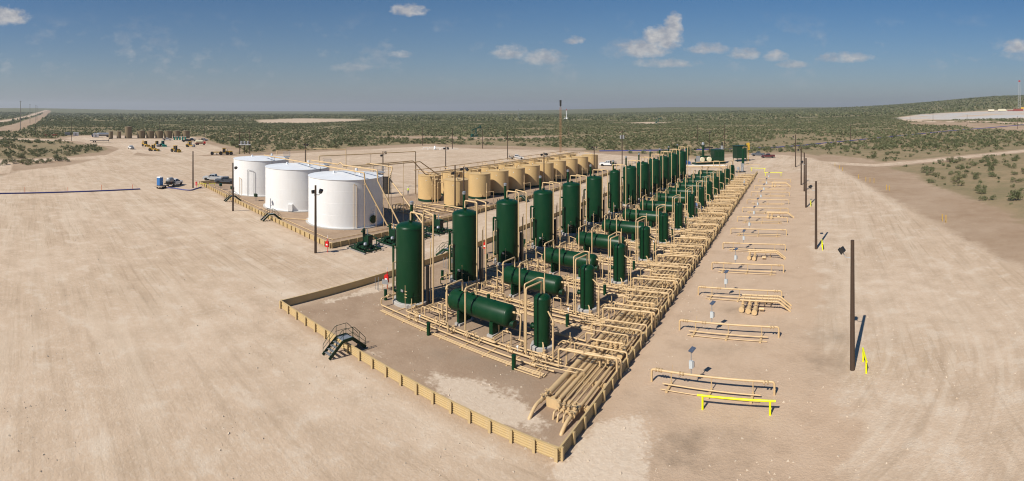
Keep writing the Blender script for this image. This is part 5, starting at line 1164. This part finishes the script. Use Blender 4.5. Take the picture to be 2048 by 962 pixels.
# ------------------------------------------------------------------ compressor station at the far end
def compressor():
    C0 = (-27.0, 160.0)
    t = thing('gas_compressor', 'dark green compressor package with two cream discs and silver parts', 'compressor', (C0[0], C0[1], 0), R(35))
    MB().box(-7, 5, -2, 2, .1, .6).build('skid', 'dark_green', t, smooth=False)
    MB().prism([(.5, .6), (4.6, .6), (4.6, 4.8), (4.0, 5.4), (.8, 5.4), (.5, 5.0)], -1.9, 1.9).build('engine_enclosure', 'dark_green', t, smooth=False)
    for x in (1.0, 2.2, 3.4): MB().box(x, x+.9, -1.96, -1.91, 2.8, 4.6).build('louvre', 'green_paint', t, smooth=False)
    for x in (-4.4, -1.6): MB().lathe([(0, -.5), (.8, -.48), (.95, -.3), (.95, .3), (.8, .48), (0, .5)], (x, -1.9, 1.9), 20, 'y').build('cooler_disc', 'cream', t)
    MB().cyl((-6.4, 0, 1.6), (.5, 0, 1.6), .6, 14).build('frame_cylinder', 'green_paint', t); MB().cyl((-5.5, .9, 2.7), (-.2, .9, 2.7), .4, 12).build('pulsation_bottle', 'green_paint', t)
    s1 = MB().cyl((-2.8, 1.2, .6), (-2.8, 1.2, 7.0), .45, 14).build('scrubber', 'dark_green', t); MB().lathe([(.5, 7.0), (.62, 7.4), (.4, 8.0), (0, 8.1)], (-2.8, 1.2, 0), 12).build('cap', 'steel', s1)
    MB().cyl((-2.8, 1.2, 6.0), (1.2, 1.2, 6.0), .2, 10).build('exhaust_duct', 'black', t); s2 = MB().cyl((4.9, 1.0, .6), (4.9, 1.0, 6.6), .55, 14).build('exhaust_stack', 'dull_steel', t); MB().cyl((4.9, 1.0, 6.6), (4.9, 1.0, 8.0), .25, 10).build('stack_tip', 'black', s2)
    MB().box(-6.6, -5.3, -2.2, -1.2, 1.2, 3.2).build('panel', 'steel', t, smooth=False)
    MB().tube([(-7, -2.4, 1.0), (5, -2.4, 1.0)], .12, 8).build('pipe', 'tan_pipe', t)
    t = thing('cooler_house', 'second dark green cooler box right of the compressor', 'cooler', (-18.0, 171.5, 0), R(35))
    MB().box(-2.2, 2.2, -2, 2, 1.3, 6.0).build('housing', 'dark_green', t, smooth=False); MB().box(-2.4, 2.4, -2.2, 2.2, 6.0, 6.25).build('roof', 'dark_green', t, smooth=False)
    for x in (-2, 2):
        for y in (-1.8, 1.8): MB().box(x-.1, x+.1, y-.1, y+.1, 0, 1.3).build('leg', 'dark_green', t, smooth=False)
    t = thing('caged_ladder', 'orange yellow caged ladder beside the green cooler box', 'ladder', (-15.0, 172.5, 0), R(35))
    l = MB()
    for x in (-.35, .35): l.cyl((x, 0, 0), (x, 0, 7.4), .07, 6)
    for i in range(16): l.cyl((-.35, 0, .4+.44*i), (.35, 0, .4+.44*i), .04, 5)
    l.build('ladder', 'machine_yellow', t); MB().box(-.6, .6, -.5, .05, 4.4, 7.2).build('cage', 'machine_yellow', t, smooth=False)
    for k, (u, v, h, lab) in enumerate(((-35.5, 157.0, 6.2, 'slim dark green column left of the compressor, beside a tan loop'), (-14.6, 158.0, 6.0, 'slim dark green column right of the compressor, above the last scrubbers'))):
        t = thing('contactor_column', lab, 'column', (u, v, 0)); MB().lathe(dome(.5, .2, h-.3, .3), n=18).build('shell', 'green_paint', t); MB().tube([(0, 0, h), (0, 0, h+.6), (1.6, -.6, h+.6), (1.6, -.6, 0)], .08, 8).build('loop_pipe', 'tan_pipe', t); MB().cyl((0, 0, 0), (0, 0, .25), .7, 12).build('pad', 'concrete', t)
    t = thing('covered_pump', 'blue covered pump left of the compressor', 'pump', (-36.0, 153.5, 0), R(35)); MB().lathe([(0, 0), (1.6, .05), (1.7, .8), (1.1, 1.5), (.3, 1.7), (0, 1.7)], (0, 0, .3), 12).build('cover', 'blue_paint', t); MB().box(-1.8, 1.8, -1.2, 1.2, .05, .3).build('base', 'black', t, smooth=False); MB().box(.8, 2.6, -.7, .7, .3, 1.2).build('motor', 'blue_paint', t, smooth=False)
    t = thing('header_piping', 'tan and white header pipes before the compressor', 'piping', (-27, 146, 0), R(8))
    for pts, r, m in (([(-12, 0, .9), (9, 0, .9)], .14, 'white_paint'), ([(-12, -1.5, .5), (10, -1.5, .5)], .1, 'tan_pipe'), ([(-10, 2, .4), (8, 2, .4), (8, 5, .4)], .12, 'tan_pipe'), ([(-6, -4, .3), (-6, 3, .3)], .1, 'tan_pipe'), ([(2, -6, .3), (2, 4, .3)], .1, 'tan_pipe'), ([(14, 3, 1.0), (20, 3, 1.0), (20, 3, 0)], .08, 'tan_pipe'), ([(-9, -1.5, .5), (-9, -1.5, 2.2), (-7, -1.5, 2.2), (-7, -1.5, .5)], .09, 'tan_pipe'), ([(4, -1.5, .5), (4, -1.5, 2.6), (6, -1.5, 2.6), (6, -1.5, .5)], .09, 'tan_pipe')): pipe(t, pts, r, 8, 'pipe', m)
    for x in (-11, -8, -5, -3, 0, 3, 5, 7): valve(t, x, -1.5, .55)
    t = thing('separator_filter', 'grey filter pots on a small skid right of the last scrubbers', 'filter', (-12.0, 136.5, 0), R(20)); MB().box(-1.5, 1.5, -.8, .8, .05, .3).build('skid', 'black', t, smooth=False)
    for x in (-.8, .6): MB().lathe(dome(.45, .3, 1.5, .3), (x, 0, 0), 14).build('pot', 'dull_steel', t)
    MB().box(.2, 1.0, -.5, .5, 1.8, 2.8).build('panel', 'steel', t, smooth=False)
compressor()
t = thing('drilling_rig', 'drilling rig with lattice mast and red substructure at the right edge', 'drilling rig', (397, 905, tz(397, 905)), face(397, 905, 90))
MB().box(-12, 8, -5, 5, 0, 4.5).build('substructure', 'rust_red', t, smooth=False); MB().box(-24, -12, -2, 2, 0, 1.6).build('catwalk', 'rust_red', t, smooth=False); MB().box(3, 9, -5, 5, 4.5, 7.5).build('dog_house', 'machine_yellow', t, smooth=False)
ms = MB()
for x in (-2.6, 2.6):
    for y in (-2.6, 2.6): ms.bar((x, y, 5), (x*.5, y*.5, 58), .5, .5)
for i in range(12):
    z = 7+4.3*i; f = 1-.5*(z-5)/53; w = 2.6*f
    for y in (-w, w): ms.bar((-w, y, z), (w, y, z), .25, .25).bar((-w, y, z), (w*.96, y*.96, z+4.2), .2, .2)
ms.build('mast', 'dull_steel', t, smooth=False); MB().box(-1.8, 1.8, -1.8, 1.8, 58, 61).build('crown_block', 'rig_red', t, smooth=False)
for k, (u, v, L) in enumerate(((368, 925, 8), (350, 940, 6))):
    t = thing('rig_trailer', ['white trailers left of the drilling rig, nearer row', 'white trailers left of the drilling rig, farther row'][k], 'trailer', (u, v, tz(u, v)), face(u, v, 90)); MB().box(-L, L, -2, 2, .8, 4.2).build('body', 'cream', t, smooth=False); MB().box(-L-.2, L+.2, -2.2, 2.2, 4.2, 4.5).build('roof', 'white_paint', t, smooth=False); MB().box(-L, L, -1.6, 1.6, .1, .8).build('undercarriage', 'black', t, smooth=False)

# ------------------------------------------------------------------ people
def person(label, loc, rz, shirt, hat='hat_white', lean=0.0):
    t = thing('person', label, 'person', loc, rz, 'workers in the plant')
    J = {'pel': (0,0,.95, .15), 'wai': (0,lean*.3,1.12, .14), 'che': (0,lean*.8,1.34, .165), 'nek': (0,lean*1.1,1.50, .06), 'hea': (0,lean*1.25+.02,1.62, .095), 'crn': (0,lean*1.3+.01,1.74, .085)}
    E_ = [('pel','wai'), ('wai','che'), ('che','nek'), ('nek','hea'), ('hea','crn')]
    for s_, n in ((-1,'l'), (1,'r')):
        J['sh'+n] = (s_*.2, lean*.9, 1.42, .075); J['el'+n] = (s_*.27, lean*1.0+.04, 1.14, .05); J['wr'+n] = (s_*.25, lean*1.2+.2, .95, .036); J['pa'+n] = (s_*.245, lean*1.2+.27, .91, .034)
        J['hi'+n] = (s_*.1, 0, .9, .1); J['kn'+n] = (s_*.12, .03+.04*s_, .5, .065); J['an'+n] = (s_*.13, -.02+.07*s_, .09, .045); J['to'+n] = (s_*.15, .13+.07*s_, .04, .04)
        E_ += [('che','sh'+n), ('sh'+n,'el'+n), ('el'+n,'wr'+n), ('wr'+n,'pa'+n), ('pel','hi'+n), ('hi'+n,'kn'+n), ('kn'+n,'an'+n), ('an'+n,'to'+n)]
        for i in range(5):
            q = 'f%d%s' % (i, n); off = (i-2)*.018
            J[q] = (s_*(.245+off) if i else s_*.20, lean*1.2+.27+(.07 if i else .02), .885-(.01*abs(i-2)), .009); E_.append(('pa'+n, q))
    K = list(J); me = bpy.data.meshes.new('body'); me.from_pydata([J[k][:3] for k in K], [(K.index(a), K.index(b)) for a, b in E_], []); 
    o = link('body', me, t); m = o.modifiers.new('skin', 'SKIN')
    for i, k in enumerate(K): me.skin_vertices[0].data[i].radius = (J[k][3],)*2
    me.skin_vertices[0].data[0].use_root = True
    o.modifiers.new('smooth', 'SUBSURF').levels = 1; o.modifiers['smooth'].render_levels = 1
    mm = bpy.data.materials.new('worker_clothes'); mm.use_nodes = True; nt = mm.node_tree; b = nt.nodes['Principled BSDF']; b.inputs['Roughness'].default_value = .8
    tc = nt.nodes.new('ShaderNodeTexCoord'); sp = nt.nodes.new('ShaderNodeSeparateXYZ'); nt.links.new(tc.outputs['Object'], sp.inputs[0])
    cr = nt.nodes.new('ShaderNodeValToRGB'); cr.color_ramp.interpolation = 'CONSTANT'; e = cr.color_ramp.elements
    e[0].position = 0; e[0].color = (.03,.025,.02,1); e[1].position = .06; e[1].color = (.045,.065,.13,1)
    for p_, c_ in ((.5, shirt), (.755, (.45,.26,.18))): x = e.new(p_); x.color = (*c_, 1)
    dv = nt.nodes.new('ShaderNodeMath'); dv.operation = 'DIVIDE'; dv.inputs[1].default_value = 2.0; nt.links.new(sp.outputs[2], dv.inputs[0]); nt.links.new(dv.outputs[0], cr.inputs[0]); nt.links.new(cr.outputs[0], b.inputs['Base Color'])
    me.materials.append(mm)
    hy = lean*1.28
    MB().lathe([(.17, 1.70), (.165, 1.715), (.125, 1.72), (.12, 1.78), (.08, 1.84), (0, 1.865)], (0, hy+.02, 0), 14).build('hard_hat', hat, t)
person('worker in blue shirt and white hard hat standing among the middle rack pipes', (-10.2, 71.2, .3), R(200), (.10,.20,.42), lean=.12)
person('worker in dark clothes bending at the rack beside the one in blue', (-8.9, 70.6, .3), R(90), (.03,.03,.035), 'black', .3)
person('worker in pale blue shirt by the far scrubbers, left one of a pair', (-12.6, 112.6, .1), R(150), (.16,.24,.42), lean=.1)
person('worker in pale blue shirt by the far scrubbers, right one of a pair', (-11.0, 107.5, .1), R(220), (.20,.28,.42))
person('worker in light clothes near the wall at the far end of the rack', (-5.6, 103.2, .4), R(120), (.35,.40,.46))
person('worker in yellow safety vest left of the tan tanks', (-73.5, 57.0, 0), R(160), (.55,.72,.05))

# ------------------------------------------------------------------ desert shrubs
def leaf_material():
    m = bpy.data.materials.new('shrub_leaf'); m.use_nodes = True; nt = m.node_tree; L = nt.links.new; b = nt.nodes['Principled BSDF']; b.inputs['Roughness'].default_value = .7
    a = nt.nodes.new('ShaderNodeAttribute'); a.attribute_name = 'tint'; cr = nt.nodes.new('ShaderNodeValToRGB'); e = cr.color_ramp.elements
    e[0].position = 0; e[0].color = (.105,.120,.048,1); e[1].position = 1; e[1].color = (.280,.245,.130,1); x = e.new(.5); x.color = (.165,.180,.080,1)
    L(a.outputs['Fac'], cr.inputs[0]); L(cr.outputs[0], b.inputs['Base Color'])
    tr = nt.nodes.new('ShaderNodeBsdfTranslucent'); L(cr.outputs[0], tr.inputs[0]); mx = nt.nodes.new('ShaderNodeMixShader'); mx.inputs[0].default_value = .25
    L(b.outputs[0], mx.inputs[1]); L(tr.outputs[0], mx.inputs[2]); L(mx.outputs[0], nt.nodes['Material Output'].inputs[0]); MAT['leaf'] = m
leaf_material()
def leaves(n, rng, size=.16):
    """n leaf-spray triangles filling an uneven flattened ball of unit radius standing on z=0"""
    k = 7; cc = rng.normal(0, .42, (k, 3)); cc[:, 2] = np.abs(cc[:, 2])*.7+.35; cr = rng.uniform(.28, .5, k)
    pick = rng.integers(0, k, n); d = rng.normal(0, 1, (n, 3)); d /= np.linalg.norm(d, axis=1)[:, None]
    c = cc[pick]+d*(cr[pick]*rng.uniform(.45, 1.05, n))[:, None]; c[:, 2] = np.maximum(c[:, 2], .04)
    a = rng.normal(0, 1, (n, 3)); a[:, 2] = np.abs(a[:, 2])+.3; a /= np.linalg.norm(a, axis=1)[:, None]; b = np.cross(a, rng.normal(0, 1, (n, 3))); b /= np.linalg.norm(b, axis=1)[:, None]
    s_ = size*rng.uniform(.6, 1.5, n)[:, None]
    V = np.stack([c-b*s_*.6, c+b*s_*.6, c+a*s_*1.5], 1); return V.reshape(-1, 3)
def leaf_mesh(name, V, tint):
    me = bpy.data.meshes.new(name); n = len(V); me.vertices.add(n); me.vertices.foreach_set('co', V.astype(np.float32).ravel())
    me.loops.add(n); me.loops.foreach_set('vertex_index', np.arange(n, dtype=np.int32)); me.polygons.add(n//3); me.polygons.foreach_set('loop_start', np.arange(0, n, 3, dtype=np.int32)); me.update(calc_edges=True)
    at = me.attributes.new('tint', 'FLOAT', 'POINT'); at.data.foreach_set('value', tint.astype(np.float32)); me.materials.append(MAT['leaf']); return me
STRIP = [(-168.98, -35.53), (-172.49, -33.5), (-176.13, -30.65), (-179.84, -28.83), (-178.03, -25.56), (-183.69, -24.2), (-176.19, -21.78), (-181.7, -19.94), (-177.92, -18.51), (-181.6, -16.83), (-185.36, -14.3), (-185.27, -12.72), (-189.21, -11.06), (-183.13, -10.1), (-181.61, -32.75), (-174.42, -27.23)]     # low scrub between the two left tracks
def scatter():
    rng = np.random.default_rng(21)
    def sample(d0, d1, dens):
        half = 1.06; n = int(dens*half*(d1*d1-d0*d0)); d = np.sqrt(rng.uniform(d0*d0, d1*d1, n)); a = rng.uniform(-half, half, n)-R(35.2)
        u, v = CU+d*np.sin(a), CV+d*np.cos(a); pad, bare, rp = land(u, v)
        clump = .55*vnoise(u, v, 55, 31)+.45*vnoise(u, v, 13, 32)
        keep = (pad < .12) & (bare < .30+.25*rng.random(n)) & (clump+.28*rng.random(n) > .52)
        return u[keep], v[keep], d[keep]
    u, v, d = sample(45, 360, 1/13); 
    size = rng.uniform(.4, 1.5, len(u))*np.where(rng.random(len(u)) < .2, 1.45, 1.0)
    # right slope near the road is sparser
    thin = (u > 5) & (v < 230); keep = ~thin | (rng.random(len(u)) < .32); u, v, d, size = u[keep], v[keep], d[keep], size[keep]
    ex = np.array(STRIP); m_ = len(ex); u, v = np.r_[u, ex[:, 0]], np.r_[v, ex[:, 1]]; size = np.r_[size, rng.uniform(1.2, 2.1, m_)]; d = np.r_[d, np.hypot(ex[:, 0]-CU, ex[:, 1]-CV)]
    order = np.argsort(-size/d); one, rest = order[:300], order[300:]
    protos = []
    TONE = (('dark green', .16), ('olive green', .45), ('pale sage green', .8))
    for k in range(9):
        V = leaves(620, rng, .075); V[:, 2] *= .95; me = leaf_mesh('shrub', V, np.repeat(np.clip(rng.normal(TONE[k % 3][1], .16, len(V)//3), 0, 1), 3))
        sm = MB()
        for i in range(6):
            a = rng.uniform(0, 6.28); sm.cyl((0, 0, -.05), (.45*math.cos(a), .45*math.sin(a), rng.uniform(.35, .7)), .03, 5, .012)
        protos.append((me, sm.mesh('stem', 'pole_wood')))
    gz = lambda i: tz(u[i], v[i])-.05
    for i in one:
        k = int(rng.integers(0, 9)); w = 'left of the yard' if u[i] < -135 and v[i] < 110 else ('behind the yard' if v[i] > 150 and u[i] < 5 else ('on the slope right of the road' if v[i] < 150 else 'on the plain beyond the right track'))
        near = np.sort(np.hypot(u-u[i], v-v[i]))[1]; how = 'standing alone' if near > 3.2 else ('crowding its neighbour' if near < 1.5 else 'among others')
        wide = 'broad' if size[i] > 1.7 else ('small' if size[i] < 1.3 else 'middling')
        t = thing('desert_shrub', f'{wide} {TONE[k % 3][0]} desert shrub {how} {w}', 'shrub', (u[i], v[i], gz(i)), rng.uniform(0, 6.28), 'desert shrubs '+w)
        s_ = float(size[i]); t.scale = (s_*1.15, s_*1.15, s_)
        c = link('crown', protos[k][0], t); link('stem', protos[k][1], t)
    def mass(u, v, size, nleaf, ls, name, label):
        Vs = []; T = []; base = [leaves(nleaf, rng, ls) for _ in range(12)]; z = terrain(u, v)-.05
        idx = rng.integers(0, 12, len(u))
        for b in range(12):
            q = np.where(idx == b)[0]
            if not len(q): continue
            a = rng.uniform(0, 6.28, len(q)); ca, sa = np.cos(a)[:, None], np.sin(a)[:, None]; P = base[b][None]; s_ = size[q][:, None]
            Vs.append(np.stack([u[q][:, None]+(P[..., 0]*ca-P[..., 1]*sa)*s_*1.2, v[q][:, None]+(P[..., 0]*sa+P[..., 1]*ca)*s_*1.2, z[q][:, None]+P[..., 2]*s_], -1).reshape(-1, 3))
            T.append(np.repeat(np.clip(rng.normal(.38, .26, len(q)), 0, 1), P.shape[1]))
        o = link(name, leaf_mesh(name, np.concatenate(Vs), np.concatenate(T))); o['kind'] = 'stuff'; o['label'] = label; o['category'] = 'brush'
    mass(u[rest], v[rest], size[rest], 46, .26, 'desert_brush', 'scattered olive desert brush covering the nearer plain')
    u2, v2, d2 = sample(360, 950, 1/13); mass(u2, v2, rng.uniform(.55, 1.3, len(u2)), 11, .55, 'distant_brush', 'dense olive brush covering the middle distance')
    u3, v3, d3 = sample(950, 2600, 1/170); mass(u3, v3, rng.uniform(1.4, 3.2, len(u3)), 8, .75, 'horizon_brush', 'dark brush covering the plain toward the horizon')
    print('shrubs', len(u), len(u2), len(u3))
scatter()

def gravel():
    """loose stones on the graded pad"""
    rng = np.random.default_rng(5); n = 9000; d = rng.uniform(16, 95, n); a = rng.uniform(-1.05, 1.05, n)-R(35.2); u, v = CU+d*np.sin(a), CV+d*np.cos(a)
    cl = vnoise(u, v, 4.0, 41)*.6+vnoise(u, v, 14.0, 42)*.4; k = cl+.25*rng.random(n) > .62; u, v = u[k], v[k]; m = len(u)
    B = np.array([(1,0,0), (-.5,.87,0), (-.5,-.87,0), (.1,.05,.8), (.2,-.3,.75)]); T = [(0,1,3), (1,2,3), (2,4,3), (0,3,4), (2,0,4)]
    s_ = (.025+.085*rng.random(m)**3)[:, None]; r = rng.uniform(0, 6.28, m); ca, sa = np.cos(r)[:, None], np.sin(r)[:, None]; J = B[None]*rng.uniform(.7, 1.3, (m, 5, 3))
    V = np.stack([u[:, None]+(J[..., 0]*ca-J[..., 1]*sa)*s_, v[:, None]+(J[..., 0]*sa+J[..., 1]*ca)*s_, J[..., 2]*s_+.002], -1).reshape(-1, 3)
    Fc = (np.array(T)[None]+5*np.arange(m)[:, None, None]).reshape(-1, 3)
    me = bpy.data.meshes.new('gravel'); me.from_pydata(V.tolist(), [], Fc.tolist()); me.update(); me.materials.append(MAT['caliche_stone']); o = link('loose_gravel', me); o['kind'] = 'stuff'; o['label'] = 'loose pale stones scattered over the graded yard'; o['category'] = 'gravel'
paint('caliche_stone', (.52, .43, .33), .9, .3, .5)
gravel()

# ------------------------------------------------------------------ dusty air
hz = MB().box(-10800, 10800, -10800, 10800, -2.0, 190.0)
MAT['haze_air'] = bpy.data.materials.new('haze_air'); MAT['haze_air'].use_nodes = True
_nt = MAT['haze_air'].node_tree; _nt.nodes.remove(_nt.nodes['Principled BSDF'])
_pv = _nt.nodes.new('ShaderNodeVolumePrincipled'); _pv.inputs['Color'].default_value = (.86, .90, .95, 1); _pv.inputs['Density'].default_value = .00011; _pv.inputs['Anisotropy'].default_value = .2
_nt.links.new(_pv.outputs[0], _nt.nodes['Material Output'].inputs['Volume'])
hzo = hz.build('haze', 'haze_air', smooth=False); hzo['kind'] = 'stuff'
